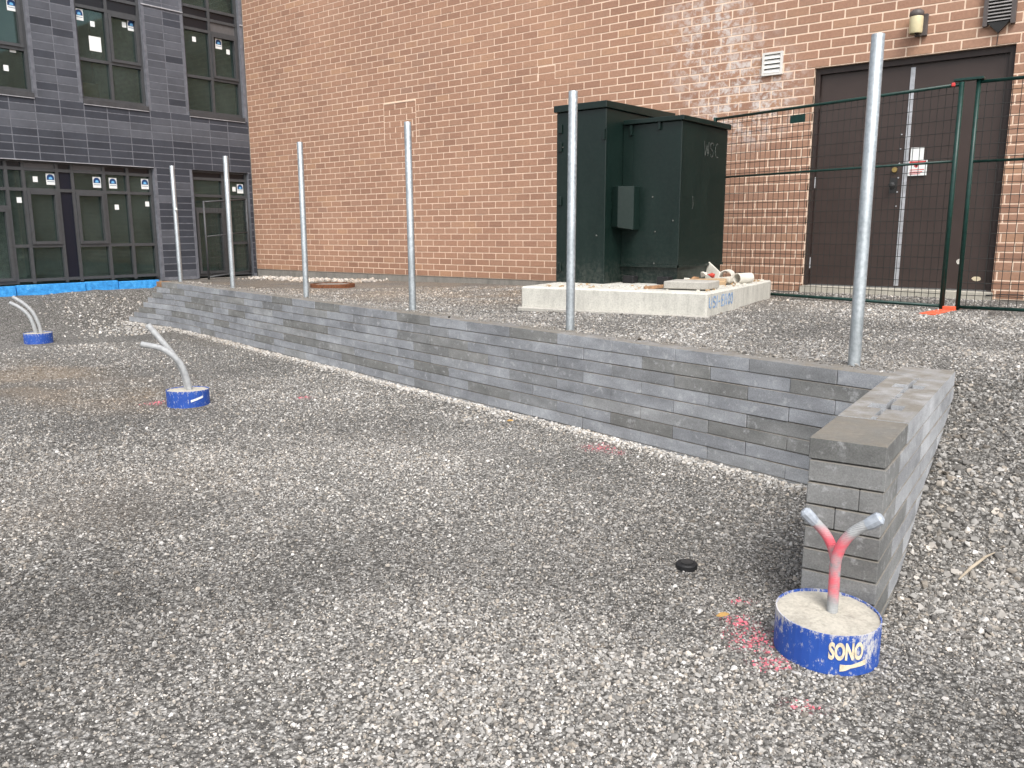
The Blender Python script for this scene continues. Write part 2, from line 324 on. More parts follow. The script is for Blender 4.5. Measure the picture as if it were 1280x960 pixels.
def mat_cabinet():
    m = NT('cabinet_green'); n = m.noise(3.2, 7, .72, vec=m.vmath('MULTIPLY', m.pos(), (1, 1, .35))); g = m.noise(26, 6, .75)
    col = m.ramp(n, [(.3, (.0026, .0105, .0085)), (.6, (.0045, .0150, .0120)), (.78, (.010, .0205, .0165))])
    zc = m.sep(2, .3); dust = m.math('MULTIPLY', m.ramp(zc, [(.306, 1.0), (.40, .12), (.9, .06)]), m.ramp(g, [(.42, 0.0), (.66, .5)])); col = m.mix(dust, col, (.11, .11, .095))
    return m.done(col, m.ramp(n, [(.3, .28), (.7, .46)]), 0, .4)
M['green'] = mat_cabinet()
def mat_spray():
    m = NT('blue_spray'); n = m.noise(45, 5, .75); return m.done(m.ramp(n, [(0.40, (.52, .51, .47)), (0.50, (.20, .36, .60)), (0.62, (.07, .25, .60))]), .85)
M['spray'] = mat_spray()

# ------------------------------------------------------------------ ground shape
AX, AY = -1.638, 5.01; WD = np.array([-.981, .195]); WD /= np.linalg.norm(WD); WN = np.array([WD[1], -WD[0]]); WN = np.array([.195, .981]) / np.hypot(.195, .981)
RD = np.array([-.07, .9975]); RP = np.array([.9975, .07]); RC = np.array([-.90, 3.258])      # return wall axis, cross axis, centre of its free end
XD, YB = -15.9, 10.93
def sst(v): v = np.clip(v, 0, 1); return v * v * (3 - 2 * v)
def woff(t): return -.35 * (np.clip(np.asarray(t, float) - 10.8, 0, 3) / 2.55) ** 2       # the far end of the wall bends gently forward
def wall_dt(x, y):
    t = (x - AX) * WD[0] + (y - AY) * WD[1]; return (x - AX) * WN[0] + (y - AY) * WN[1] - woff(t), t
def ground_z(x, y):
    x = np.asarray(x, float); y = np.asarray(y, float); d, t = wall_dt(x, y)
    xs = -13.3 - .62 * (np.clip(y, 3, 7.6) - 5)
    low = .53 * np.clip((xs - x) / (xs + 15.75), 0, 1) ** 1.25 + .02 * vnoise(x, y, .8, 1) + .012 * vnoise(x, y, 3.1, 2)
    for (ax, ay, bx, by, w, dep) in ((-10.6, 3.1, -9.2, 4.75, .12, .06), (-8.5, 3.35, -7.75, 4.35, .10, .05), (-11.5, 3.5, -10.2, 4.9, .1, .04)):
        L = np.hypot(bx - ax, by - ay); ux, uy = (bx - ax) / L, (by - ay) / L
        s = (x - ax) * ux + (y - ay) * uy; q = (x - ax) * -uy + (y - ay) * ux
        m = sst(s / .3) * sst((L - s) / .3); low = low + m * dep * (np.exp(-((q - .22) / .1) ** 2) * .8 - np.exp(-(q / w) ** 2))
    low = low + sst((-15.2 - x) / .6) * (.03 * vnoise(x, y, 1.7, 31) + .03 * vnoise(x, y, 5.2, 32))
    low = low + .05 * np.exp(-((d + .02) / .12) ** 2) * .5 * (t > -.2)
    up = .772 + sst(d / 2.0) * (-.0105 * np.clip(-x - 4, 0, 14) + .035 * sst((y - 6) / 3.5) * sst((x + 6) / 3)) + .015 * vnoise(x, y, 1.1, 3) + .012 * vnoise(x, y, 4, 4)
    e = np.interp(t, [11.9, 13.45], [.76, -.02]); up = np.where(t > 11.9, e + (np.minimum(up, .66) - e) * sst((d - .15) / 1.3), up)
    rs = np.interp(y - .12 * (x + .8), [3.0, 3.4, 3.77, 3.98, 4.27, 4.45, 4.83, 5.2, 5.6, 6.2], [0, .0, .04, .115, .24, .34, .44, .56, .74, .775]) + .02 * vnoise(x, y, 2.5, 5) + .02 * vnoise(x, y, .9, 6)
    side = (x - RC[0]) * RP[0] + (y - RC[1]) * RP[1]
    right = (side > 0) & (y > 2.9)
    z = np.where(d > .13, np.where(t > 11.9, np.maximum(up, low), up), low)
    z = np.where(right, np.minimum(rs, np.where(d > .13, up, 9)), z)
    z = np.where(right, np.maximum(z, low * sst((3.6 - y) / .5)), z)
    return z
def gz(x, y): return float(ground_z(x, y))
gx = np.concatenate([np.arange(-62, -18, 4), np.arange(-18, -10, .12), np.arange(-10, 2.2, .065), np.arange(2.2, 5, .3), np.arange(5, 62, 4)])
gy = np.concatenate([np.arange(-60, -4, 4), np.arange(-4, .4, .3), np.arange(.4, 8.6, .065), np.arange(8.6, 12, .12), np.arange(12, 64, 4)])
GX, GY = np.meshgrid(gx, gy, indexing='ij'); GZ = ground_z(GX, GY)
nx, ny = GX.shape; idx = np.arange(nx * ny).reshape(nx, ny)
me = bpy.data.meshes.new('ground')
me.from_pydata(np.stack([GX.ravel(), GY.ravel(), GZ.ravel()], 1).tolist(), [], np.stack([idx[:-1, :-1].ravel(), idx[1:, :-1].ravel(), idx[1:, 1:].ravel(), idx[:-1, 1:].ravel()], 1).tolist())
me.polygons.foreach_set('use_smooth', [True] * len(me.polygons)); me.materials.append(M['ground'])
for nm, dat in zip(('bright', 'brown', 'paint'), soil(GX.ravel(), GY.ravel())): me.attributes.new(nm, 'FLOAT', 'POINT').data.foreach_set('value', dat.astype(np.float32))
ground = bpy.data.objects.new('ground', me); COL.objects.link(ground); tag(ground, 'grey gravel ground of the construction yard', None, None, 'structure')

# ------------------------------------------------------------------ brick building
BL, BH, JT = .2935, .10812, .0155
DX0, DX1, DZ0, DZ1 = -3.757, -1.555, .906, 3.626
BZ0 = DZ1 - 26 * BH
PX0, PX1, PR0, PR1 = -11.66, -10.83, 22, 29       # bricked-up opening, in courses above the base
VX0, VX1, VR0, VR1 = -8.10, -7.78, 29, 31
bb = tag(empty('brick_building', (-7, YB, BZ0)), 'tan brick building with brown double doors behind the block wall', 'building')
XR = 1.6; ZT = 7.0
w = MB(); ym = YB + .0035
for a, b in (((XD, ym, BZ0), (DX0, YB + .25, ZT)), ((DX1, ym, BZ0), (XR, YB + .25, ZT)), ((DX0, ym, DZ1), (DX1, YB + .25, ZT))): w.box(a, b)
wall = w.build('wall', M['mortar'], bb)
rows = int((ZT - BZ0) / BH); bricks = []
for k in range(rows):
    z = BZ0 + k * BH + BH / 2
    x = -3.57 - BL * 60 + (BL / 2 if (k - 26) % 2 else 0)
    cuts = []
    if k < 26: cuts.append((DX0, DX1))
    if PR0 <= k < PR1: cuts.append((PX0, PX1))
    if VR0 <= k < VR1: cuts.append((VX0, VX1))
    while x < XR:
        segs = [(max(x, XD + .005), min(x + BL, XR))]
        for c0, c1 in cuts:
            ns = []
            for s0, s1 in segs:
                if s1 <= c0 or s0 >= c1: ns.append((s0, s1)); continue
                if s0 < c0: ns.append((s0, c0 + (0 if c0 == DX0 else 0)))
                if s1 > c1: ns.append((c1, s1))
            segs = ns
        for s0, s1 in segs:
            j0 = 0 if abs(s0 - DX1) < 1e-6 else JT / 2; j1 = 0 if abs(s1 - DX0) < 1e-6 else JT / 2
            if s1 - s0 - j0 - j1 > .02: bricks.append((s0 + j0, s1 - j1, z, k))
        x += BL
for k in range(PR0, PR1):                      # infill of the bricked-up opening, laid out of step
    z = BZ0 + PR0 * BH + (k - PR0) * BH * .955 + BH / 2; xs = [PX0] + [PX0 + .02 + BL * (i + (.45 if k % 2 else .95)) for i in range(3)] + [PX1]
    xs = [q for q in xs if q <= PX1 and (q == PX1 or q < PX1 - .06)]
    for a, b in zip(xs[:-1], xs[1:]):
        if b - a > .05: bricks.append((a + .011, b - .010, z + random.uniform(-.004, .004), k))
for k in range(VR0, VR1): bricks.append((VX0 + .008, VX1 - .008, BZ0 + k * BH + BH / 2 - .012, k))
def seen(x, z):
    p = np.array([x, YB, z]) - EYE; d_ = p @ FWD; u = 640 + FPX * (p @ RGT) / d_; v = 480 - FPX * (p @ UPV) / d_
    hid = -5.9 < x < -4.5 and z < 3.3
    return (-10 < u < 1290 and -5 < v < 970 and not hid), d_
near = sorted(((d_, i) for i, (a, b, z, k) in enumerate(bricks) for ok, d_ in (seen((a + b) / 2, z),) if ok and b - a > .1), key=lambda q: q[0])[:298]
near = {i for _, i in near}
fb = MB()
for i, (a, b, z, k) in enumerate(bricks):
    pr = random.uniform(-.0015, .0015); h = BH - JT
    if i in near:
        o = bpy.data.objects.new('brick', bevbox(round(b - a, 3), .05, h, .003, M['brick1'])); put(o, bb, ((a + b) / 2, YB + .025 + pr, z))
    else: fb.box((a, YB + pr, z - h / 2), (b, YB + .04, z + h / 2))
fb.build('brickwork', M['brickn'], bb, kind='stuff')
MB().box((XD, YB + .012, BZ0 - .9), (DX0 - .02, YB + .3, BZ0 - .004)).box((DX1 + .02, YB + .012, BZ0 - .9), (XR, YB + .3, BZ0 - .004)).build('foundation', M['found'], bb)
MB().box((DX0 - .02, YB - .03, .3), (DX1 + .02, YB + .3, DZ0 - .012)).build('door_sill', M['sill'], bb, bevel=.006)
MB().box((PX0 + .01, YB - .006, BZ0 + PR1 * BH - .030), (PX1 - .02, YB + .02, BZ0 + PR1 * BH - .014)).build('mortar_patch', M['mortar'], bb)
YD = YB + .11
fr = MB(); fw = .06
fr.box((DX0 + .001, YB + .06, DZ0), (DX0 + fw, YB + .2, DZ1 - .001)).box((DX1 - fw, YB + .06, DZ0), (DX1 - .001, YB + .2, DZ1 - .001)).box((DX0 + fw, YB + .06, DZ1 - .075), (DX1 - fw, YB + .2, DZ1 - .002))
fr.build('door_frame', M['doorfr'], bb)
XM = -2.63
dl = MB().box((DX0 + fw + .004, YD, DZ0 + .006), (XM - .002, YD + .045, DZ1 - .08)).build('door', M['door'], bb, bevel=.003)
dr = MB().box((XM + .002, YD, DZ0 + .006), (DX1 - fw - .004, YD + .045, DZ1 - .08)).build('door', M['door'], bb, bevel=.003, label='right brown door leaf with two pale repair patches near its foot')
MB().box((XM - .012, YD - .012, DZ0 + .02), (XM + .040, YD - .001, DZ1 - .11)).build('astragal', M['strip'], dr, bevel=.002)
kb = MB(); kb.tube([(-2.74, YD - .001, 2.15), (-2.74, YD - .045, 2.15)], .018); kb.tube([(-2.74, YD - .045, 2.15), (-2.74, YD - .06, 2.15), (-2.74, YD - .085, 2.15), (-2.74, YD - .095, 2.15)], [.022, .038, .036, .015], 14); kb.box((-2.785, YD - .006, 2.06), (-2.695, YD - .0005, 2.24)); kb.build('knob', M['darkmetal'], dl)
MB().tube([(-2.735, YD - .001, 2.335), (-2.735, YD - .03, 2.335)], [.035, .03], 14).build('deadbolt', M['brass'], dl)
for i in range(6): MB().tube([(-2.688, YD - .001, 2.75 - .0 - i * .17 if i else 2.75), (-2.688, YD - .008, 2.75 - i * .17)], .009, 8).build('bolt', M['strip'], dl)
for z in (2.22, 1.19, 3.2): MB().tube([(DX0 + fw - .002, YD - .012, z - .07), (DX0 + fw - .002, YD - .012, z + .07)], .011, 8).build('hinge', M['strip'] if z < 3 else M['doorfr'], dl)
def blobplate(c, r, sq, y, name, mat, parent, n=14):
    m = MB(); vs = [(c[0] + r * (1 + .25 * random.random()) * math.cos(a), y, c[1] + r * sq * (1 + .25 * random.random()) * math.sin(a)) for a in [2 * math.pi * i / n for i in range(n)]]
    vs2 = [(v[0], y + .0035, v[2]) for v in vs]; fs = [tuple(range(n))] + [tuple(range(2 * n - 1, n - 1, -1))] + [(i, (i + 1) % n, n + (i + 1) % n, n + i) for i in range(n)]
    m.add(vs + vs2, fs); return m.build(name, mat, parent)
blobplate((-1.93, 1.235), .032, .9, YD - .004, 'filler_patch', M['scrapw'], dr); blobplate((-1.735, 1.04), .045, .55, YD - .004, 'filler_patch', M['cream'], dr)

# sign papers on the right door leaf
o = MB().box((-2.567, YD - .018, 2.40), (-2.42, YD - .014, 2.585)).build('paper_notice', M['white']); tag(o, 'plain white paper notice taped to the brown doors, above the red card', 'notice')
sg = MB().box((-2.582, YD - .024, 2.255), (-2.372, YD - .020, 2.435)); 
for (a, b) in (((-2.57, 2.405), (-2.385, 2.425)), ((-2.50, 2.35), (-2.48, 2.39)), ((-2.515, 2.362), (-2.465, 2.376)), ((-2.56, 2.32), (-2.40, 2.328)), ((-2.56, 2.295), (-2.42, 2.303)), ((-2.56, 2.272), (-2.44, 2.28))): sg.box((a[0], YD - .0265, a[1]), (b[0], YD - .0245, b[1]), 1)
o = sg.build('warning_card', [M['white'], M['red']]); tag(o, 'white card with red print on the brown doors, below the plain notice', 'notice')

# wall fittings
t = tag(empty('wall_lamp', (-2.56, YB, 3.85)), 'cylindrical wall lamp with cream glass above the brown doors', 'lamp')
MB().box((-2.60, YB - .05, 3.83), (-2.47, YB - .002, 4.07)).build('back_plate', M['ventd'], t, bevel=.004)
MB().lathe([(.066, 0), (.074, .02), (.074, .17), (.070, .19)], (-2.575, YB - .115, 3.85), 20).build('glass_shade', M['lampg'], t, smooth=True)
MB().lathe([(.072, 0), (.079, .01), (.076, .05), (.05, .075)], (-2.575, YB - .115, 4.035), 20).build('cap', M['ventd'], t, smooth=True)
t = tag(empty('louvre_vent', (-4.3, YB, 3.6)), 'small white slatted wall vent amid whitish stained bricks', 'vent')
vf = MB(); x0, x1, za, zb = -4.435, -4.165, 3.60, 3.885
for a, b in (((x0, za), (x0 + .03, zb)), ((x1 - .03, za), (x1, zb)), ((x0 + .03, za), (x1 - .03, za + .025)), ((x0 + .03, zb - .025), (x1 - .03, zb))): vf.box((a[0], YB - .035, a[1]), (b[0], YB - .002, b[1]))
vf.build('frame', M['wpaint'], t)
MB().box((x0 + .03, YB - .010, za + .025), (x1 - .03, YB - .003, zb - .025)).build('backing', M['darkmetal'], t)
for i in range(4):
    z = za + .03 + i * .058; m = MB(); m.add([(x0 + .031, YB - .036, z), (x1 - .031, YB - .036, z), (x1 - .031, YB - .014, z + .048), (x0 + .031, YB - .014, z + .048), (x0 + .031, YB - .030, z - .002), (x1 - .031, YB - .030, z - .002), (x1 - .031, YB - .011, z + .046), (x0 + .031, YB - .011, z + .046)], [(0, 1, 2, 3), (7, 6, 5, 4), (0, 4, 5, 1), (2, 6, 7, 3), (0, 3, 7, 4), (1, 5, 6, 2)]); m.build('slat', M['wpaint'], t)
t = tag(empty('exhaust_vent', (-1.74, YB, 3.85)), 'grey-brown louvred exhaust vent with pointed drip at the upper right', 'vent')
x0, x1, za, zb = -1.90, -1.585, 3.835, 4.25
vf = MB()
for a, b in (((x0, za), (x0 + .045, zb)), ((x1 - .045, za), (x1, zb)), ((x0 + .045, zb - .04), (x1 - .045, zb))): vf.box((a[0], YB - .06, a[1]), (b[0], YB - .002, b[1]))
vf.build('frame', M['ventd'], t)
MB().box((x0 + .045, YB - .02, za + .02), (x1 - .045, YB - .004, zb - .04)).build('backing', M['darkmetal'], t)
for i in range(9):
    z = za + .045 + i * .036; MB().box((x0 + .046, YB - .062, z), (x1 - .046, YB - .03, z + .012)).build('slat', M['ventl'], t)
m = MB(); xc = (x0 + x1) / 2
m.add([(x0 + .05, YB - .065, za + .03), (x1 - .05, YB - .065, za + .03), (xc, YB - .05, za - .085), (x0 + .05, YB - .003, za + .03), (x1 - .05, YB - .003, za + .03), (xc, YB - .003, za - .085)], [(0, 1, 2), (5, 4, 3), (0, 3, 4, 1), (1, 4, 5, 2), (2, 5, 3, 0)]); m.build('drip_hood', M['darkmetal'], t)
MB().tube([(xc, YB - .004, za - .08), (xc - .004, YB - .005, za - .2), (xc - .001, YB - .004, DZ1 + .0)], .004, 6).build('wire', M['darkmetal'], t)

# ------------------------------------------------------------------ dark tiled building
db = tag(empty('dark_building', (XD, 8, .7)), 'charcoal tiled building with stickered new windows on the left', 'building')
TL, TH = .4235, .1355; TZ = 2.885; YE = YB - .012; YL = 3.2
WINS = [(5.345, 6.60, 4.03, 7.4), (7.44, 8.69, 4.03, 7.4), (9.55, 10.84, 4.03, 7.4)]
g = MB(); xg = XD - .0025
g.box((XD - .3, YL, TZ + .001), (xg, YE, 4.03))
ys = [YL] + [q for W_ in WINS for q in W_[:2]] + [YE]
for a, b in zip(ys[0::2], ys[1::2]): g.box((XD - .3, a, 4.031), (xg, b, 7.4))
g.box((XD - .3, 8.69, .66), (xg, 9.515, TZ)).box((XD - .3, 10.845, .66), (xg, YE, TZ))
g.build('wall', M['tgrout'], db)
def tile(y0_, y1_, zc, mat):
    if y1_ - y0_ < .02: return
    o = bpy.data.objects.new('tile', bevbox(.03, round(y1_ - y0_, 3), TH - .017, .002, mat)); put(o, db, (XD - .015 + random.uniform(-.001, .001), (y0_ + y1_) / 2, zc))
yj = [10.412 - TL * k for k in range(18)]; yj = sorted(yj + [YE])
for r in range(8):
    zc = TZ + TH * r + TH / 2
    for a, b in zip(yj[:-1], yj[1:]):
        if b < 4.6: continue
        lt = (r in (4, 5) and random.random() < .93) or (r == 6 and random.random() < .35) or (r == 3 and random.random() < .12)
        tile(a + .008, b - .008, zc, M['tmid'] if lt else M['tdark'])
for a, b in ((6.60, 7.44), (8.69, 9.55)):
    for r in range(8, 24):
        zc = TZ + TH * r + TH / 2
        if zc > 7.0: break
        mid = (a + b) / 2
        for q0, q1 in ((a + .055, mid), (mid, b - .055)): tile(q0 + .008, q1 - .008, zc, M['tmid'] if random.random() < .8 else M['tdark'])
    for q in (a + .0, b - .05): MB().box((XD - .02, q + .002, 4.06), (XD + .004, q + .048, 7.1)).build('corner_trim', M['trim'], db)
for r in range(16):
    zc = TZ - TH * r - TH / 2
    if zc < .7: break
    for q0, q1 in ((8.745, 9.105), (9.105, 9.465)): tile(q0 + .008, q1 - .008, zc, M['tdark'] if random.random() < .75 else M['tmid'])
for q in (8.69, 9.468): MB().box((XD - .02, q + .002, .67), (XD + .004, q + .046, TZ - .003)).build('corner_trim', M['trim'], db)
for r in range(16):
    zc = TZ - TH * r - TH / 2
    if zc > .7: tile(10.85, YE - .002, zc, M['tdark'])
for a, b in zip(ys[0::2], ys[1::2]): 
    if b > 5.5: MB().box((XD - .01, a + .002, 5.905), (XD + .02, b - .002, 5.925)).build('flashing', M['flash'], db)
MB().box((XD - .02, YL, TZ - .012), (XD + .015, 8.688, TZ - .002)).build('soffit_flashing', M['flash'], db)
fd = .055
def window(y0_, y1_, z0_, z1_, ycols, cells, name='window'):
    """ycols: column edges; cells: per column list of (z edge..., kinds)"""
    f = MB(); xa, xb = XD - .17, XD - .07
    for i, y in enumerate(ycols):
        wv = fd; ya = y - wv / 2; yb_ = y + wv / 2
        if i == 0: ya, yb_ = y + .002, y + wv
        if i == len(ycols) - 1: ya, yb_ = y - wv, y - .002
        f.box((xa, ya, z0_ + .002), (xb, yb_, z1_ - .002))
    panes = []
    for i, (zs, kinds) in enumerate(cells):
        ya = ycols[i] + (fd if i == 0 else fd / 2); yb_ = ycols[i + 1] - (fd if i == len(cells) - 1 else fd / 2)
        for z in zs:
            za_, zb_ = z - fd / 2, z + fd / 2
            if z == zs[0]: za_, zb_ = z + .002, z + fd
            if z == zs[-1]: za_, zb_ = z - .035, z - .002
            f.box((xa + .003, ya, za_), (xb - .003, yb_, zb_))
        for za_, zb_, kd in zip(zs[:-1], zs[1:], kinds):
            q0, q1 = za_ + (fd if za_ == zs[0] else fd / 2), zb_ - (.035 if zb_ == zs[-1] else fd / 2)
            panes.append((ya, yb_, q0, q1, kd))
            if kd == 'o':
                e = .055
                for a, b in (((ya, q0), (ya + e, q1)), ((yb_ - e, q0), (yb_, q1)), ((ya + e, q0), (yb_ - e, q0 + e)), ((ya + e, q1 - e), (yb_ - e, q1))): f.box((xa + .02, a[0] + .001, a[1] + .001), (xb + .02, b[0] - .001, b[1] - .001))
    wo_ = f.build(name, M['frame'], db)
    for ya, yb_, q0, q1, kd in panes:
        if kd in 'go': MB().box((XD - .135, ya - .005, q0 - .005), (XD - .125, yb_ + .005, q1 + .005)).build('pane', M['glass'], wo_)
        else: MB().box((XD - .14, ya - .004, q0 - .004), (XD - .10, yb_ + .004, q1 + .004)).build('infill_panel', M[{'p': 'wpanel', 'n': 'navy', 'b': 'black'}[kd]], wo_)
    return wo_
b4 = [.75, 1.385, 2.375, 2.73, 2.878]
W_g1 = window(3.6, 8.685, .72, 2.88, [3.6, 4.5, 5.08, 6.03, 6.31, 6.88, 7.147, 7.727, 8.187, 8.685],
    [(b4, 'gggb'), (b4, 'gogp'), ([.72, 2.06, 2.375, 2.73, 2.878], 'oggb'), (b4, 'gggb'), (b4, 'gogp'), ([.75, 2.375, 2.73, 2.878], 'nnb'), (b4, 'gogp'), (b4, 'gggb'), (b4, 'gggb')])
W_g2 = window(9.52, 10.843, .70, 2.88, [9.52, 10.25, 10.843], [([.70, 2.10, 2.375, 2.72, 2.878], 'oggb'), ([.70, 1.39, 2.375, 2.72, 2.878], 'gggb')])
us = [4.035, 4.75, 5.67, 5.905, 6.10, 7.3]
W_u1 = window(5.345, 6.60, 4.03, 7.35, [5.345, 5.97, 6.60], [(us, 'ggbbg'), (us, 'gobbg')])
W_u2 = window(7.44, 8.69, 4.03, 7.35, [7.44, 8.045, 8.69], [(us, 'ggbbg'), (us, 'gobbg')])
W_u3 = window(9.55, 10.84, 4.03, 7.35, [9.55, 10.173, 10.84], [(us, 'ggbbg'), (us, 'gopbg')])
for a, b, z_ in WINS and [(w_[0], w_[1], 4.03) for w_ in WINS]:
    MB().box((XD - .17, a + .002, 3.945), (XD + .025, b - .002, 4.032)).build('window_sill', M['sillm'], db, bevel=.003)
    MB().box((XD - .01, a + .002, 3.932), (XD + .022, b - .002, 3.944)).build('flashing', M['flash'], db)
def sticker(wn, y, z, s=.075):
    m = MB(); x = XD - .120; hh = s * 1.32
    m.box((x, y - s, z - hh), (x + .003, y + s, z + hh), 0)
    def arch(r, xo, zz, mat):
        pts = [(y - r, zz - r * .55)] + [(y + r * math.cos(a), zz + r * math.sin(a)) for a in [math.pi - i * math.pi / 10 for i in range(11)]] + [(y + r, zz - r * .55)]
        n = len(pts); m.add([(x + xo, *p) for p in pts] + [(x + xo - .0015, *p) for p in pts], [tuple(range(n - 1, -1, -1))] + [(i, (i + 1) % n, n + (i + 1) % n, n + i) for i in range(n)], mat)
    arch(s * .86, .0050, z + hh * .22, 1); arch(s * .40, .0070, z + hh * .12, 2)
    m.box((x + .0033, y - s * .8, z - hh * .48), (x + .0050, y + s * .8, z - hh * .40), 1)
    return m.build('sticker', [M['white'], M['logo'], M['logo2']], wn)
def paper(wn, y, z, s=.04, h=None): return MB().box((XD - .121, y - s, z - (h or s * 1.2)), (XD - .118, y + s, z + (h or s * 1.2))).build('paper_label', M['white'], wn)
def unpx(x, y):
    dr_ = FWD + RGT * (x - 640) / FPX - UPV * (y - 480) / FPX; k = (XD - .12) / dr_[0]; return k * dr_[1], 1.6 + k * dr_[2]
STK = [(W_g1, 63, 224), (W_g1, 121, 228), (W_g1, 141, 229), (W_g1, 181, 230), (W_g2, 300, 236), (W_u2, 98.5, 18), (W_u2, 164, 32), (W_u3, 273, 55), (W_u1, 14, 6)]
PAP = [(W_g1, 24, 250), (W_g1, 44, 224), (W_g1, 146, 259), (W_g1, 184, 255), (W_g2, 292.5, 236.5), (W_u2, 115.5, 30), (W_u2, 155, 31), (W_u3, 242.5, 49), (W_u3, 285, 65), (W_u1, 7.5, 85)]
for wn, x, y in STK: sticker(wn, *unpx(x, y))
for wn, x, y in PAP: paper(wn, *unpx(x, y))
yy, zz = unpx(119, 55); paper(W_u2, yy, zz, .11, .13); yy, zz = unpx(16, 64); paper(W_u1, yy, zz, .05, .02)
# rooms behind the glass
rm = MB()
for z_0, z_1 in ((.68, 3.6), (3.75, 7.3)):
    x0_, x1_ = XD - 4.2, XD - .31
    vs = [(x, y, z) for z in (z_0, z_1) for y in (3.2, YB - .05) for x in (x0_, x1_)]
    rm.add(vs, [(0, 1, 3, 2), (4, 6, 7, 5), (0, 4, 5, 1), (2, 3, 7, 6), (0, 2, 6, 4)])
rm.build('room', M['room'], db)
MB().box((XD - .9, 7.55, 3.76), (XD - .55, 8.02, 4.42)).build('stored_carton', M['card'], db); MB().box((XD - .5, 7.50, 3.76), (XD - .33, 7.62, 4.3)).build('stored_carton', M['card'], db)
MB().box((XD - 2.3, 5.4, 3.76), (XD - 2.2, 6.9, 6.6)).build('partition', M['scrapw'], db); MB().box((XD - 2.6, 8.9, 3.76), (XD - 2.5, 10.2, 6.6)).build('partition', M['scrapw'], db); MB().box((XD - 2.8, 6.3, .7), (XD - 2.7, 7.2, 3.5)).build('partition', M['scrapw'], db)
# roofs so that the rooms stay dark
MB().box((XD - 4.4, 3.0, 7.36), (XD - .02, YB + .25, 7.5)).build('roof_slab', M['found'], db)
MB().box((XD - 4.4, 3.0, .3), (XD - 4.25, YB + .25, 7.35)).box((XD - 4.25, 3.0, .3), (XD - .31, 3.15, 7.35)).box((XD - 4.25, YB - .04, .3), (XD - .31, YB + .25, 7.35)).build('rear_wall', M['found'], db)
MB().box((XD - .3, 3.2, .2), (XD - .02, YE, .66)).build('footing_wall', M['found'], db)
# blue foam boards along the foot
y = 3.6; k = 0
while y < 8.55:
    L_ = (.62, .95, .78, 1.2)[k % 4]; y2 = min(y + L_, 8.6); zt = .705 + .012 * math.sin(k * 2.1) + (y - 5.5) * -.004
    MB().box((XD - .018, y + .008, .3), (XD + .045 + .01 * (k % 2), y2 - .008, zt)).build('foam_board', M['foam'], db, bevel=.006); y = y2; k += 1

# ------------------------------------------------------------------ block retaining wall
rw = tag(empty('retaining_wall', (-7, 6, 0)), 'long low wall of grey concrete blocks with a short return at the near end', 'wall')
CH, CL, WT = .0938, .606, .79; DEP = .27; NC = 9
angW = math.atan2(-WD[1], -WD[0])
def wall_block(t0, t1, ztop, d0=0.0, dep=DEP):
    L_ = t1 - t0
    if L_ < .03: return
    o = bpy.data.objects.new('block', bevbox(round(L_ - .003, 3), dep, CH - .0028, .0032, M['block']))
    tm = (t0 + t1) / 2; c = np.array([AX, AY]) + WD * tm + WN * (d0 + dep / 2 + random.uniform(-.003, .003) + float(woff(tm)))
    put(o, rw, (c[0], c[1], ztop - CH / 2 + random.uniform(-.0008, .0008)), angW + random.uniform(-.003, .003) - math.atan2(float(woff(t1) - woff(t0)), L_))
TOPEND = []
for i in range(NC):
    zt = WT - CH * i; tend = 11.97 + .173 * i; TOPEND.append(tend)
    t = .43 - CL * 2 + (CL / 2 if i % 2 else 0)
    while t < tend:
        a, b = max(t, -.52), min(t + CL, tend)
        if b > a: wall_block(a, b, zt)
        t += CL
# return wall: courses of blocks, near end plain, the two behind with slots in their tops
RW = .292; RLEN = 2.10
angR = math.atan2(RP[1], RP[0])
def rpt(u, s): p = RC + RP * u + RD * s; return p
def ret_block(s0, s1, ztop, u0=-RW / 2, u1=RW / 2, mat='block'):
    o = bpy.data.objects.new('block', bevbox(round(u1 - u0 - .002, 3), round(s1 - s0 - .003, 3), CH - .0055, .0035, M['weathered' if s0 == 0 else 'chalky']))
    c = rpt((u0 + u1) / 2 + random.uniform(-.002, .002), (s0 + s1) / 2); put(o, rw, (c[0], c[1], ztop - CH / 2), angR)
def slot_block(s0, s1, ztop):
    L_ = s1 - s0 - .003; W_ = RW - .002; zb = -CH / 2 + .0015; zm = CH / 2 - .055; zt = CH / 2 - .0015
    m = MB(); m.box((-W_ / 2, -L_ / 2, zb), (W_ / 2, L_ / 2, zm))
    pw, pl = .075, .055; sw = .011; sl_ = L_ * .36
    a = -pl; b = pl
    m.box((-W_ / 2, -L_ / 2, zm + .0001), (-pw, L_ / 2, zt)); m.box((pw, -L_ / 2, zm + .0001), (W_ / 2, L_ / 2, zt))
    for sg_ in (-1, 1):
        x0_, x1_ = (-pw, -sw) if sg_ < 0 else (sw, pw)
        m.box((x0_, -sl_, zm + .0001), (x1_, a, zt - .0002)); m.box((x0_, b, zm + .0001), (x1_, sl_, zt - .0002))
        e = L_ / 2 * sg_; lo, hi = sorted((sl_ * sg_, e * .82)); m.box((-pw, lo, zm + .0001), (pw, hi, zt - .0003))
        lo, hi = sorted((e * .82, e)); m.box((-pw, lo, zm + .0001), (-sw, hi, zt - .0001)); m.box((sw, lo, zm + .0001), (pw, hi, zt - .0001))
    o = m.build('block', M['chalky']); COL.objects.unlink(o); c = rpt(0, (s0 + s1) / 2); put(o, rw, (c[0], c[1], ztop - CH / 2), angR)
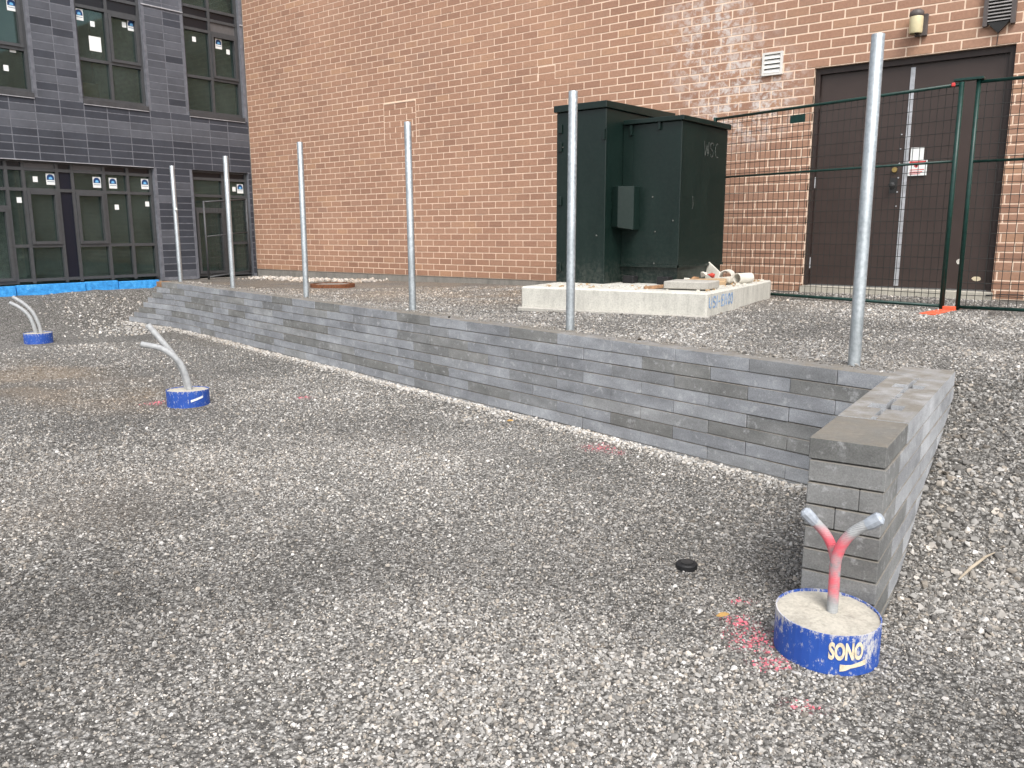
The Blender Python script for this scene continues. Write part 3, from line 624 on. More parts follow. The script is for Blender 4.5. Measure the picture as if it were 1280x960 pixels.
for i in range(NC):
    zt = WT - CH * i
    if i == 0:
        ret_block(0, .47, zt); slot_block(.47, 1.09, zt); slot_block(1.09, 1.70, zt); ret_block(1.70, RLEN, zt)
    elif i in (2, 3): 
        q = .055 if i == 2 else -.03
        ret_block(0, .31, zt, -RW / 2, q); ret_block(0, .31, zt, q, RW / 2); ret_block(.31, .92, zt); ret_block(.92, 1.53, zt); ret_block(1.53, RLEN, zt)
    elif i % 2: ret_block(0, .31, zt); ret_block(.31, .92, zt); ret_block(.92, 1.53, zt); ret_block(1.53, RLEN, zt)
    else: ret_block(0, .61, zt); ret_block(.61, 1.22, zt); ret_block(1.22, 1.83, zt); ret_block(1.83, RLEN, zt)
c = np.array([AX, AY]) + WD * 12.10 + WN * .05
o = bpy.data.objects.new('wood_offcut', bevbox(.26, .2, .085, .004, M['wood'])); COL.objects.link(o); o.location = (c[0], c[1], WT - CH + .044); o.rotation_euler = (0, 0, angW + .05); tag(o, 'orange-brown wood offcut on the stepped far end of the block wall', 'offcut')

# ------------------------------------------------------------------ steel posts on the wall
PLAB = ['thickest looking galvanised steel post, nearest the camera, beside the return wall', 'galvanised steel post standing in front of the green cabinet', 'galvanised steel post in front of the bricked-up patch', 'galvanised steel post in front of brickwork, third from the tiled building', 'galvanised steel post second from the tiled building, before its right window', 'galvanised steel post at the stepped far end of the block wall']
PB = [(1067.5, 455), (712.5, 413), (516, 389), (383, 371), (291, 357), (225, 350)]
for k in range(6):
    s_ = (-.167, 2.315, 4.685, 7.127, 9.518, 11.75)[k]; c = np.array([AX, AY]) + WD * s_ + WN * (.215 + float(woff(s_)) * .3)
    lean = ((.000, .0), (.004, .0), (-.006, .002), (.008, 0), (.005, .003), (-.004, 0))[k]; hp = 1.915; zb = .5
    m = MB(); ro, ri = .0365, .0325; n = 24; A_ = [2 * math.pi * i / n for i in range(n)]
    def ring(r_, z): return [(c[0] + lean[0] * (z - .79) + r_ * math.cos(a), c[1] + lean[1] * (z - .79) + r_ * math.sin(a), z) for a in A_]
    zt = .79 + hp; vs = ring(ro, zb) + ring(ro, zt - .003) + ring(ro - .002, zt) + ring(ri, zt) + ring(ri, zt - .35)
    fs = [(j * n + i, j * n + (i + 1) % n, (j + 1) * n + (i + 1) % n, (j + 1) * n + i) for j in range(4) for i in range(n)] + [tuple(4 * n + i for i in range(n))]
    m.add(vs, fs); o = m.build('steel_post', M['galv'], smooth=True); tag(o, PLAB[k], 'post', 'steel posts along the block wall')
    if k == 5:
        tg = MB().box((c[0] + .034, c[1] - .03, 1.98), (c[0] + .06, c[1] - .0, 2.02)).build('wire_tie', M['white'], o)

# ------------------------------------------------------------------ concrete pad and green cabinet
PA = R(7); PU = np.array([math.cos(PA), math.sin(PA)]); PV = np.array([-PU[1], PU[0]]); PL = np.array([-5.489, 7.093]); PZ = 1.02; PW, PD = 2.085, 2.42
def pmat(): return Matrix.Translation((PL[0], PL[1], 0)) @ Matrix.Rotation(PA, 4, 'Z')
pad = tag(empty('concrete_pad', (PL[0], PL[1], .7)), 'low pale concrete pad under the green cabinet', 'pad')
m = MB(); m.box((0, 0, .40), (PW, PD, PZ), M=pmat()); padb = m.build('slab', M['pad'], pad, bevel=.018)
m = MB(); m.box((-.02, -.05, .40), (PW + .03, -.002, .80), M=pmat()); m.build('footing_edge', M['slab'], pad, bevel=.01)
def strokes(lines, wdt, org, ud, vd, nd, name, mat, parent, lift=.003):
    m = MB(); org, ud, vd, nd = (Vector(q) for q in (org, ud, vd, nd))
    for ln in lines:
        for (a, b) in zip(ln[:-1], ln[1:]):
            A_ = Vector(a); B_ = Vector(b); t_ = (B_ - A_); 
            if t_.length < 1e-6: continue
            t_.normalize(); q = Vector((-t_.y, t_.x)) * wdt / 2; e = t_ * wdt * .35
            P = [A_ - e - q, B_ + e - q, B_ + e + q, A_ - e + q]
            top = [org + ud * p.x + vd * p.y + nd * lift for p in P]; bot = [p - nd * .002 for p in top]
            m.add(top + bot, [(0, 1, 2, 3), (7, 6, 5, 4), (0, 4, 5, 1), (1, 5, 6, 2), (2, 6, 7, 3), (3, 7, 4, 0)])
    return m.build(name, mat, parent)
def arc(cx, cy, rx, ry, a0, a1, n=8): return [(cx + rx * math.cos(R(a0 + (a1 - a0) * i / n)), cy + ry * math.sin(R(a0 + (a1 - a0) * i / n))) for i in range(n + 1)]
def gl_S(x, w_, h): return arc(x + w_ / 2, h * .74, w_ / 2, h * .25, 20, 270, 7) + arc(x + w_ / 2, h * .25, w_ / 2, h * .25, 90, -160, 7)
pc = PL + PU * PW
hh = .105
tx = [[(0, hh), (.005, .02), (.04, 0), (.075, .02), (.08, hh)], gl_S(.12, .075, hh), [(.245, hh), (.24, 0)], [(.30, .05), (.345, .052)],
      [(.40, hh), (.395, 0)], [(.40, hh), (.46, hh)], [(.40, .055), (.445, .055)], [(.395, 0), (.46, 0)], [(.51, hh), (.505, 0)], [(.565, hh), (.56, 0)], arc(.645, hh / 2, .032, hh / 2, 0, 360, 10), arc(.74, hh / 2, .032, hh / 2, 0, 360, 10)]
strokes(tx, .017, (pc[0] + PV[0] * .06, pc[1] + PV[1] * .06, .865), (PV[0], PV[1], 0), (0, 0, 1), (PU[0], PU[1], 0), 'sprayed_lettering', M['spray'], pad)
cab = tag(empty('electrical_cabinet', (-5.0, 8.6, PZ)), 'dark green metal transformer cabinet standing on the concrete pad', 'cabinet')
CO = np.array([-5.60, 7.95])
def cbox(m, a, b, mi=0): return m.box((CO[0] + a[0], CO[1] + a[1], a[2]), (CO[0] + b[0], CO[1] + b[1], b[2]), mi)
CBK = 1.55; U1 = .632; U2 = 1.365; VF = .36
cbox(MB(), (-.03, 0, PZ + .002), (U1, CBK, 2.93)).build('tall_housing', M['green'], cab, bevel=.006)
m = MB(); lid = [(-.05, -.035, 2.932), (U1 + .02, -.035, 2.932), (U1 + .02, CBK + .02, 2.932), (-.05, CBK + .02, 2.932), (-.05, -.035, 3.005), (U1 + .02, -.035, 3.005), (U1 + .02, CBK + .02, 3.035), (-.05, CBK + .02, 3.035)]
m.add([(CO[0] + p[0], CO[1] + p[1], p[2]) for p in lid], [(3, 2, 1, 0), (4, 5, 6, 7), (0, 1, 5, 4), (1, 2, 6, 5), (2, 3, 7, 6), (3, 0, 4, 7)]); m.build('lid', M['green'], cab, bevel=.005)
cbox(MB(), (U1 + .001, VF + .02, PZ + .002), (U2 - .012, CBK - .05, 1.215)).build('plinth', M['green'], cab)
cbox(MB(), (U1 + .001, VF, 1.217), (U2, CBK - .03, 2.775)).build('tank_housing', M['green'], cab, bevel=.006)
cbox(MB(), (U1 + .001, VF - .02, 1.205), (U2 + .012, VF - .001, 1.232)).build('ledge', M['green'], cab)
cbox(MB(), (U2 + .001, VF - .02, 1.205), (U2 + .012, CBK - .03, 1.232)).build('ledge', M['green'], cab)
m = MB(); lid = [(U1 + .022, VF - .04, 2.777), (U2 + .035, VF - .04, 2.777), (U2 + .035, CBK, 2.777), (U1 + .022, CBK, 2.777), (U1 + .022, VF - .04, 2.826), (U2 + .035, VF - .04, 2.826), (U2 + .035, CBK, 2.838), (U1 + .022, CBK, 2.838)]
m.add([(CO[0] + p[0], CO[1] + p[1], p[2]) for p in lid], [(3, 2, 1, 0), (4, 5, 6, 7), (0, 1, 5, 4), (1, 2, 6, 5), (2, 3, 7, 6), (3, 0, 4, 7)]); m.build('lid', M['green'], cab, bevel=.005)
m = MB(); bx = [(U1 + .002, .14), (U1 + .10, .11), (U1 + .235, .23), (U1 + .235, VF - .001), (U1 + .002, VF - .001)]
n = len(bx); zb, zt = 1.62, 2.10
vs = [(CO[0] + p[0], CO[1] + p[1], zb + (.03 if i < 2 else 0)) for i, p in enumerate(bx)] + [(CO[0] + p[0], CO[1] + p[1], zt) for p in bx]
m.add(vs, [tuple(range(n)), tuple(range(2 * n - 1, n - 1, -1))] + [(i, (i + 1) % n, n + (i + 1) % n, n + i) for i in range(n)]); m.build('lock_housing', M['green'], cab, bevel=.004)
cbox(MB(), (U1 + .14, VF - .004, 2.102), (U1 + .145, VF + .0, 2.77)).build('seam_strip', M['green'], cab)
for z in (2.75, 2.55, 1.95, 1.2): cbox(MB(), (.0, -.022, z - .05), (.05, -.001, z + .05)).build('hinge', M['green'], cab, bevel=.004)
for u_, z in ((.62, 2.60), (U1 + .12, 2.66), (U1 + .47, 2.70)): cbox(MB(), (u_ - .018, (-.03 if u_ < U1 else VF - .028), z), (u_ + .012, (-.001 if u_ < U1 else VF - .001), z + .11)).build('bracket', M['green'], cab)
for u_, z, v_ in ((U1 + .40, 1.98, VF), (U1 + .44, 1.60, VF), (U1 + .66, 1.72, VF), (U1 + .45, 1.25, VF - .021), (.06, 2.55, 0), (.53, 1.56, 0), (.03, 1.15, 0)): MB().tube([(CO[0] + u_, CO[1] + v_ - .001, z), (CO[0] + u_, CO[1] + v_ - .008, z)], .009, 8).build('bolt', M['chalk'], cab)
for u_ in (U1 + .16, U1 + .60): cbox(MB(), (u_ - .07, VF - .10, PZ + .002), (u_ + .07, VF + .018, PZ + .085)).build('lifting_foot', M['rubber'], cab, bevel=.006)
hh = .16
tx = [[(0, hh), (.03, 0), (.07, hh * .8), (.10, 0), (.12, hh)], gl_S(.16, .08, hh), arc(.34, hh / 2, .05, hh / 2, 60, 300, 8)]
strokes(tx, .0075, (CO[0] + U2, CO[1] + VF + .55, 2.44), (0, 1, 0), (0, 0, 1), (1, 0, 0), 'chalk_lettering', M['chalk'], cab)
strokes([[(0, .14), (.02, .05), (.0, 0)]], .006, (CO[0] + U2, CO[1] + VF + .30, 1.85), (0, 1, 0), (0, 0, 1), (1, 0, 0), 'scratch', M['chalk'], cab)

# debris on the pad
def pp(u, v): q = PL + PU * u + PV * v; return q[0], q[1]
def pm(u, v, z, rz=0, rx=0, ry=0): x, y = pp(u, v); return Matrix.Translation((x, y, z)) @ Matrix.Rotation(PA + rz, 4, 'Z') @ Matrix.Rotation(rx, 4, 'X') @ Matrix.Rotation(ry, 4, 'Y')
o = MB().box((-.23, -.20, 0), (.23, .20, .075), M=pm(1.78, .42, PZ + .012, .02, .0, 0)).build('paver_slab', M['slab'], bevel=.008); tag(o, 'grey paver slab lying on the corner of the concrete pad', 'paver')
o = MB().box((-.10, -.05, 0), (.12, .05, .03), M=pm(1.42, .30, PZ + .002, .5, 0, -.1)).build('wood_chip', M['wood'], bevel=.004); tag(o, 'small brown wood scrap lying left of the paver slab', 'scrap')
def pipe(u, v, z, rz, L_, r_, lab):
    m = MB(); Mx = pm(u, v, z, rz); n = 24; A_ = [2 * math.pi * i / n for i in range(n)]
    def rg(rr, y): return [tuple(Mx @ Vector((rr * math.cos(a), y, rr * math.sin(a)))) for a in A_]
    vs = rg(r_, -L_ / 2) + rg(r_, L_ / 2) + rg(r_ * .88, L_ / 2) + rg(r_ * .88, -L_ / 2)
    m.add(vs, [(j * n + i, j * n + (i + 1) % n, ((j + 1) % 4) * n + (i + 1) % n, ((j + 1) % 4) * n + i) for j in range(4) for i in range(n)])
    o = m.build('pipe_offcut', M['pvc'], smooth=False); tag(o, lab, 'pipe', 'pipe offcuts on the pad'); return o
pipe(1.80, 1.55, PZ + .078, .15, .26, .076, 'larger white plastic pipe offcut on the pad, open end facing the camera')
pipe(1.97, 1.62, PZ + .060, -.45, .22, .058, 'smaller white plastic pipe offcut on the pad, right of the larger one')
o = MB().box((-.02, -.17, 0), (.012, .17, .17), M=pm(1.50, 1.78, PZ + .02, .9, .45, .35)).build('broken_board', M['scrapw'], bevel=.004); tag(o, 'pale broken board leaning against the cabinet above the debris', 'board')
o = MB().box((-.22, -.13, 0), (.22, .13, .05), M=pm(1.70, 1.10, PZ + .01, .25, .06, -.03)).build('cardboard_sheet', M['card'], bevel=.006); tag(o, 'tan flattened cardboard piece behind the paver slab', 'cardboard')
o = MB().box((-.16, -.06, 0), (.16, .06, .075), M=pm(1.78, 1.32, PZ + .002, -.12, .0, -.12)).build('concrete_chunk', M['sill'], bevel=.02); tag(o, 'beige concrete chunk beside the pipe offcuts', 'chunk')
def chunk(name, c, s, mat, lab, cat, grp=None):
    me = bpy.data.meshes.new(name); bm = bmesh.new()
    for _ in range(16): v = Vector((random.gauss(0, 1), random.gauss(0, 1), random.gauss(0, 1))).normalized() * random.uniform(.75, 1); bm.verts.new((c[0] + v.x * s[0], c[1] + v.y * s[1], c[2] + v.z * s[2]))
    r_ = bmesh.ops.convex_hull(bm, input=bm.verts); bmesh.ops.delete(bm, geom=[g_ for g_ in r_['geom_interior'] if isinstance(g_, bmesh.types.BMVert)], context='VERTS')
    bm.to_mesh(me); bm.free(); me.materials.append(mat); o = bpy.data.objects.new(name, me); COL.objects.link(o); tag(o, lab, cat, grp); return o
for u_, v_, s_, mt, lab in ((1.46, 1.15, .055, 'scrapw', 'white rubble stone on the pad beside the cabinet, nearest the cardboard'), (1.50, 1.32, .06, 'wood', 'brown rubble lump among the debris on the pad'), (1.56, 1.45, .05, 'scrapw', 'white rubble stone on top of the debris by the cabinet'), (1.66, 1.42, .045, 'scrapr', 'red crumpled scrap amid the debris on the pad')):
    x, y = pp(u_, v_); chunk('rubble_piece', (x, y, PZ + s_ * .75 + (.06 if v_ > 1.4 else 0)), (s_ * 1.2, s_, s_ * .8), M[mt], lab, 'rubble', 'debris heap on the pad')
crumbs = MB()
for _ in range(120):
    u_, v_ = random.uniform(1.42, 2.05), random.uniform(.1, 2.2); x, y = pp(u_, v_); s_ = random.uniform(.006, .02)
    crumbs.box((x - s_, y - s_, PZ + .0005), (x + s_ * .8, y + s_ * 1.1, PZ + s_ * 1.2), random.randint(0, 1))
for _ in range(70):
    u_, v_ = random.uniform(.1, 1.4), random.uniform(.05, .7); x, y = pp(u_, v_); s_ = random.uniform(.005, .013)
    crumbs.box((x - s_, y - s_, PZ + .0005), (x + s_ * .8, y + s_ * 1.1, PZ + s_), random.randint(0, 1))
tag(crumbs.build('rubble_crumbs', [M['scrapw'], M['card']]), 'crumbs of rubble scattered on the concrete pad', 'rubble', None, 'stuff')

# ------------------------------------------------------------------ green temporary fence
def fence(p0, dirv, L_, zb, zt, zmid, lab, plate=None, mat='fgreen', wv=.073, wh=.122, tilt=0.0, vr=.021):
    d3 = Vector((dirv[0], dirv[1], 0)).normalized(); P = lambda s_, z: Vector((p0[0], p0[1], 0)) + d3 * s_ + Vector((0, 0, z + tilt * s_))
    t = tag(empty('temporary_fence', (p0[0], p0[1], zb)), lab, 'fence', 'temporary fence panels')
    for s_ in (0, L_): MB().tube([P(s_, zb - .05), P(s_, zt + .02)], vr, 10).build('post', M[mat], t, smooth=True)
    for z in (zb, zmid, zt): MB().tube([P(.02, z), P(L_ - .02, z)], .017 if z != zmid else .013, 8).build('rail', M[mat], t, smooth=True)
    m = MB(); s_ = wv
    while s_ < L_ - .02: m.tube([P(s_, zb), P(s_, zt)], 0.0031, 4, caps=False); s_ += wv
    z = zb + wh
    while z < zt - .03: m.tube([P(.02, z) + Vector((0, -.004, 0)), P(L_ - .02, z) + Vector((0, -.004, 0))], 0.0031, 4, caps=False); z += wh
    m.build('wire_mesh', M['wire'], t, kind='stuff')
    if plate:
        n_ = Vector((d3.y, -d3.x, 0)); n_ = n_ if n_.y < 0 else -n_
        s0, s1, z0_, z1 = plate; m = MB(); q = [P(s0, z0_) + n_ * .012, P(s1, z0_) + n_ * .012, P(s1, z1) + n_ * .012, P(s0, z1) + n_ * .012]; q2 = [p - n_ * .004 for p in q]
        m.add([tuple(p) for p in q + q2], [(0, 1, 2, 3), (7, 6, 5, 4), (0, 4, 5, 1), (1, 5, 6, 2), (2, 6, 7, 3), (3, 7, 4, 0)]); m.build('name_plate', M['fgreen'], t)
    return t
fA = fence((-1.748, 9.275), (-.963, .269), 3.05, .845, 3.0, 2.275, 'dark green wire fence panel left of the orange foot, with small plate', (1.73, 1.93, 2.83, 2.92), vr=.024)
fB = fence((-1.607, 9.30), (1, .0), 2.9, .84, 3.01, 2.265, 'dark green wire fence panel right of the orange foot', vr=.022)
MB().box((-1.82, 9.255, 3.03), (-1.56, 9.33, 3.055)).build('coupler', M['fgreen'], fA, bevel=.004)
MB().box((-1.838, 9.252, 2.985), (-1.805, 9.295, 3.02)).build('tape_wrap', M['red'], fA, bevel=.006)
m = MB(); m.box((-.075, -.48, 0), (.075, .42, .018), M=Matrix.Translation((-1.70, 9.16, .797)) @ Matrix.Rotation(-.12, 4, 'Z')); m.box((-.045, .08, .018), (.07, .13, .05), M=Matrix.Translation((-1.70, 9.16, .797)) @ Matrix.Rotation(-.12, 4, 'Z'))
tag(m.build('fence_stand', M['orange'], bevel=.004), 'flat orange steel foot under the green fence panels', 'fence foot')
fC = fence((XD + .32, 9.53), (-.16, 1), 1.14, .70, 2.23, 1.53, 'dark wire fence panel leaning in front of the tiled building\'s corner window', None, 'frame', .075, .13, .08, .022)
cb = MB().tube([(-1.60 + .0 + .16 * i, YB - .04 - .03 * math.sin(i * 1.3), max(gz(-1.6 + .16 * i, YB - .05) + .02, .86 + .02 * math.sin(i * .9))) for i in range(12)], .007, 6); tag(cb.build('black_cable', M['rubber']), 'thin black cable along the foot of the brick wall by the doors', 'cable')

# ------------------------------------------------------------------ tube-form footings with conduits
def curve(pts, n=7):
    P = [Vector(p) for p in pts]; P = [P[0] * 2 - P[1]] + P + [P[-1] * 2 - P[-2]]; out = []
    for i in range(1, len(P) - 2):
        for k in range(n):
            t = k / n; a, b, c, d = P[i - 1:i + 3]
            out.append(.5 * ((2 * b) + (c - a) * t + (2 * a - 5 * b + 4 * c - d) * t * t + (3 * b - a - 3 * c + d) * t ** 3))
    return out + [P[-2]]
r3 = Vector((r0[0], r0[1], 0)); b3 = Vector((f0[0], f0[1], 0))
def footing(x, y, rad, h, tilt, lab):
    z = gz(x, y); t = tag(empty('tube_footing', (x, y, z)), lab, 'footing', 'blue tube-form footings with conduits')
    n = 40; m = MB(); zt = lambda px, py: z + h + tilt[0] * (px - x) + tilt[1] * (py - y)
    ring = lambda r_, f: [(x + r_ * math.cos(a), y + r_ * math.sin(a), f(x + r_ * math.cos(a), y + r_ * math.sin(a))) for a in [2 * math.pi * i / n for i in range(n)]]
    vs = ring(rad, lambda a, b: z - .12) + ring(rad, zt) + ring(rad - .005, zt) + ring(rad - .005, lambda a, b: zt(a, b) - .012)
    m.add(vs, [(j * n + i, j * n + (i + 1) % n, (j + 1) * n + (i + 1) % n, (j + 1) * n + i) for j in range(3) for i in range(n)])
    fo = m.build('tube_form', M['form'], t, smooth=False)
    m = MB(); pr = [rad - .0052, rad * .75, rad * .4, .03]; 
    vs = []
    for k, r_ in enumerate(pr): vs += [(a, b, c_ + random.uniform(-.003, .003)) for a, b, c_ in ring(r_, lambda a, b: zt(a, b) - .006 - .002 * (k == 0))]
    m.add(vs, [(j * n + i, j * n + (i + 1) % n, (j + 1) * n + (i + 1) % n, (j + 1) * n + i) for j in range(3) for i in range(n)] + [tuple(3 * n + i for i in range(n))])
    m.build('concrete_fill', M['ftop'], t, smooth=True)
    return t, fo, Vector((x, y, z + h))
def conduit(t, base, offs, rad, mat, cap=True, ra=None, ba=None):
    ra = ra or r3; ba = ba or b3; pts = curve([base + ra * a + ba * b + Vector((0, 0, c)) for a, b, c in offs], 8)
    o = MB().tube(pts, rad, 14).build('conduit', M[mat], t, smooth=True)
    e = pts[-1]; d = (pts[-1] - pts[-2]).normalized()
    if cap:
        MB().tube([e - d * .05, e - d * .03, e + d * .005, e + d * .016], [rad * 1.05, rad * 1.22, rad * 1.25, rad * .7], 10).build('taped_end', M['tape'], o)
    else: MB().tube([e - d * .004, e + d * .002], [rad * .8, rad * .8], 10).build('open_end', M['rubber'], o)
    return o
FX, FY = -.872, 3.055
t1, fo1, B1 = footing(FX, FY, .192, .158, (-.03, .02), 'nearest blue tube footing with pink-sprayed forked conduit by the return wall')
RA, BA = Vector((.961, .275, 0)), Vector((-.275, .961, 0))
conduit(t1, B1 + RA * .015, [(0, .02, -.03), (0, .02, .10), (.003, .015, .22), (.045, 0, .32), (.135, -.01, .395)], .0205, 'cpink', True, RA, BA)
conduit(t1, B1 + RA * .015, [(-.002, .064, -.03), (-.002, .064, .10), (-.003, .062, .19), (-.040, .055, .285), (-.118, .05, .365)], .019, 'cpink', True, RA, BA)
t2, fo2, B2 = footing(-7.15, 4.07, .192, .15, (.02, -.03), 'blue tube footing with two grey conduits bent left, between the other two')
conduit(t2, B2, [(.02, 0, -.03), (.0, 0, .10), (-.06, 0, .26), (-.20, .0, .38), (-.40, 0, .43)], .028, 'cgrey', False)
conduit(t2, B2, [(-.03, .07, -.03), (-.05, .07, .12), (-.11, .07, .27), (-.22, .08, .42), (-.37, .1, .60)], .028, 'cgrey', False)
t3, fo3, B3 = footing(-13.05, 5.12, .192, .15, (0, 0), 'farthest blue tube footing at the left edge, its two grey conduits side by side')
conduit(t3, B3, [(.05, 0, -.03), (.03, 0, .12), (-.04, 0, .30), (-.16, 0, .43), (-.31, 0, .53)], .026, 'cgrey', False)
conduit(t3, B3, [(-.01, -.03, -.03), (-.03, -.03, .10), (-.09, -.03, .26), (-.20, -.03, .37), (-.345, -.03, .45)], .026, 'cgrey', False)
# printed word and arrow wrapped round the tube forms
def wrap_text(txt, size, x, y, rad, ang0, zb, mat, parent, name, sx=1.0, bold=0.004):
    cu = bpy.data.curves.new('word', 'FONT'); cu.body = txt; cu.size = size; cu.offset = bold; ob = bpy.data.objects.new('word', cu); COL.objects.link(ob)
    bpy.context.view_layer.update(); me = bpy.data.meshes.new_from_object(ob.evaluated_get(bpy.context.evaluated_depsgraph_get())); bpy.data.objects.remove(ob)
    bm = bmesh.new(); bm.from_mesh(me); bmesh.ops.triangulate(bm, faces=bm.faces)
    for _ in range(2): bmesh.ops.subdivide_edges(bm, edges=[e for e in bm.edges if e.calc_length() > .012], cuts=1)
    for v in bm.verts:
        a = ang0 + v.co.x * sx / rad; v.co = Vector((x + (rad + .0025) * math.cos(a), y + (rad + .0025) * math.sin(a), zb + v.co.y))
    bmesh.ops.recalc_face_normals(bm, faces=bm.faces); bm.to_mesh(me); bm.free(); me.materials.append(mat)
    o = bpy.data.objects.new(name, me); put(o, parent); return o
camang = math.atan2(-FY, -FX)
wrap_text('SONO', .088, FX, FY, .192, camang + .06, .068, M['cream'], fo1, 'printed_word', .50, .004)
def wrap_poly(pts, x, y, rad, ang0, zb, mat, parent, name):
    m = MB(); n = 10; vs = []; 
    for i in range(n + 1):
        u = pts[0][0] + (pts[-1][0] - pts[0][0]) * i / n
        lo = np.interp(u, [p[0] for p in pts], [p[1] for p in pts]); hi = np.interp(u, [p[0] for p in pts], [p[2] for p in pts]); a = ang0 + u / rad
        vs += [(x + (rad + .0025) * math.cos(a), y + (rad + .0025) * math.sin(a), zb + lo), (x + (rad + .0025) * math.cos(a), y + (rad + .0025) * math.sin(a), zb + hi)]
    m.add(vs, [(2 * i, 2 * i + 2, 2 * i + 3, 2 * i + 1) for i in range(n)]); return m.build(name, mat, parent)
wrap_poly([(.03, .0, .028), (.05, .003, .026), (.07, .012, .026), (.13, .020, .042)], FX, FY, .192, camang + .12, .02, M['cream'], fo1, 'printed_arrow')
ca2 = math.atan2(-4.07, 7.15); wrap_poly([(.0, .055, .075), (.12, .085, .105)], -7.15, 4.07, .192, ca2 + .1, gz(-7.15, 4.07), M['white'], fo2, 'printed_stripe')

# ------------------------------------------------------------------ small things on the ground
z = gz(-1.66, 3.455); t = tag(empty('rubber_puck', (-1.66, 3.455, z)), 'small black round cap lying on the gravel near the wall', 'cap')
MB().lathe([(.045, -.02), (.052, 0), (.052, .022), (.046, .028)], (-1.66, 3.455, z), 24).build('body', M['rubber'], t); MB().lathe([(.030, .0285), (.030, .033), (.012, .033)], (-1.66, 3.455, z), 20).build('boss', M['darkmetal'], t)
z = gz(-11.0, 8.95); t = tag(empty('manhole_ring', (-11.0, 8.95, z)), 'rusty round manhole ring heaped with pale gravel behind the wall', 'manhole')
MB().lathe([(.37, -.1), (.37, .055), (.33, .06), (.33, .03)], (-10.95, 8.98, z), 32).build('rim', M['rust'], t); MB().lathe([(.30, .02), (.30, .045), (.26, .05)], (-10.95, 8.98, z), 28).build('cover', M['found'], t)
m = MB(); q = [Vector((-.56, 3.24, 0)), Vector((-.53, 3.33, 0)), Vector((-.49, 3.42, 0)), Vector((-.46, 3.46, 0))]
for p in q: p.z = 0
zz_ = [gz(p.x, p.y) + .028 for p in q]
q = [Vector((p.x + .0, p.y + .62, gz(p.x, p.y + .62) + .030)) for p in q]
m.tube(q, [.004, .007, .006, .002], 7); tag(m.build('dry_stick', M['stick']), 'short pale dry stick on the coarse gravel slope right of the return wall', 'stick')
def leafy(x, y, s, rz, lab):
    z = gz(x, y) + .022; m = MB(); pts = [(-1, 0, .1), (-.4, .38, .25), (.3, .34, .2), (1, 0, .35), (.3, -.34, .25), (-.4, -.38, .15)]; Mx = Matrix.Translation((x, y, z)) @ Matrix.Rotation(rz, 4, 'Z')
    vs = [tuple(Mx @ Vector((p[0] * s, p[1] * s, p[2] * s))) for p in pts] + [tuple(Mx @ Vector((p[0] * s * .4, 0, .02))) for p in (pts[0], pts[3])]
    m.add(vs, [(0, 1, 6), (1, 2, 7, 6), (2, 3, 7), (3, 4, 7), (4, 5, 6, 7), (5, 0, 6)]); tag(m.build('dead_leaf', M['leaf']), lab, 'leaf', 'dead leaves on the gravel')
leafy(-1.28, 3.02, .030, .7, 'dead yellow-brown leaf on pink-marked gravel left of the near footing'); leafy(-4.2, 5.28, .035, .2, 'dead yellow-brown leaf at the foot of the long block wall')

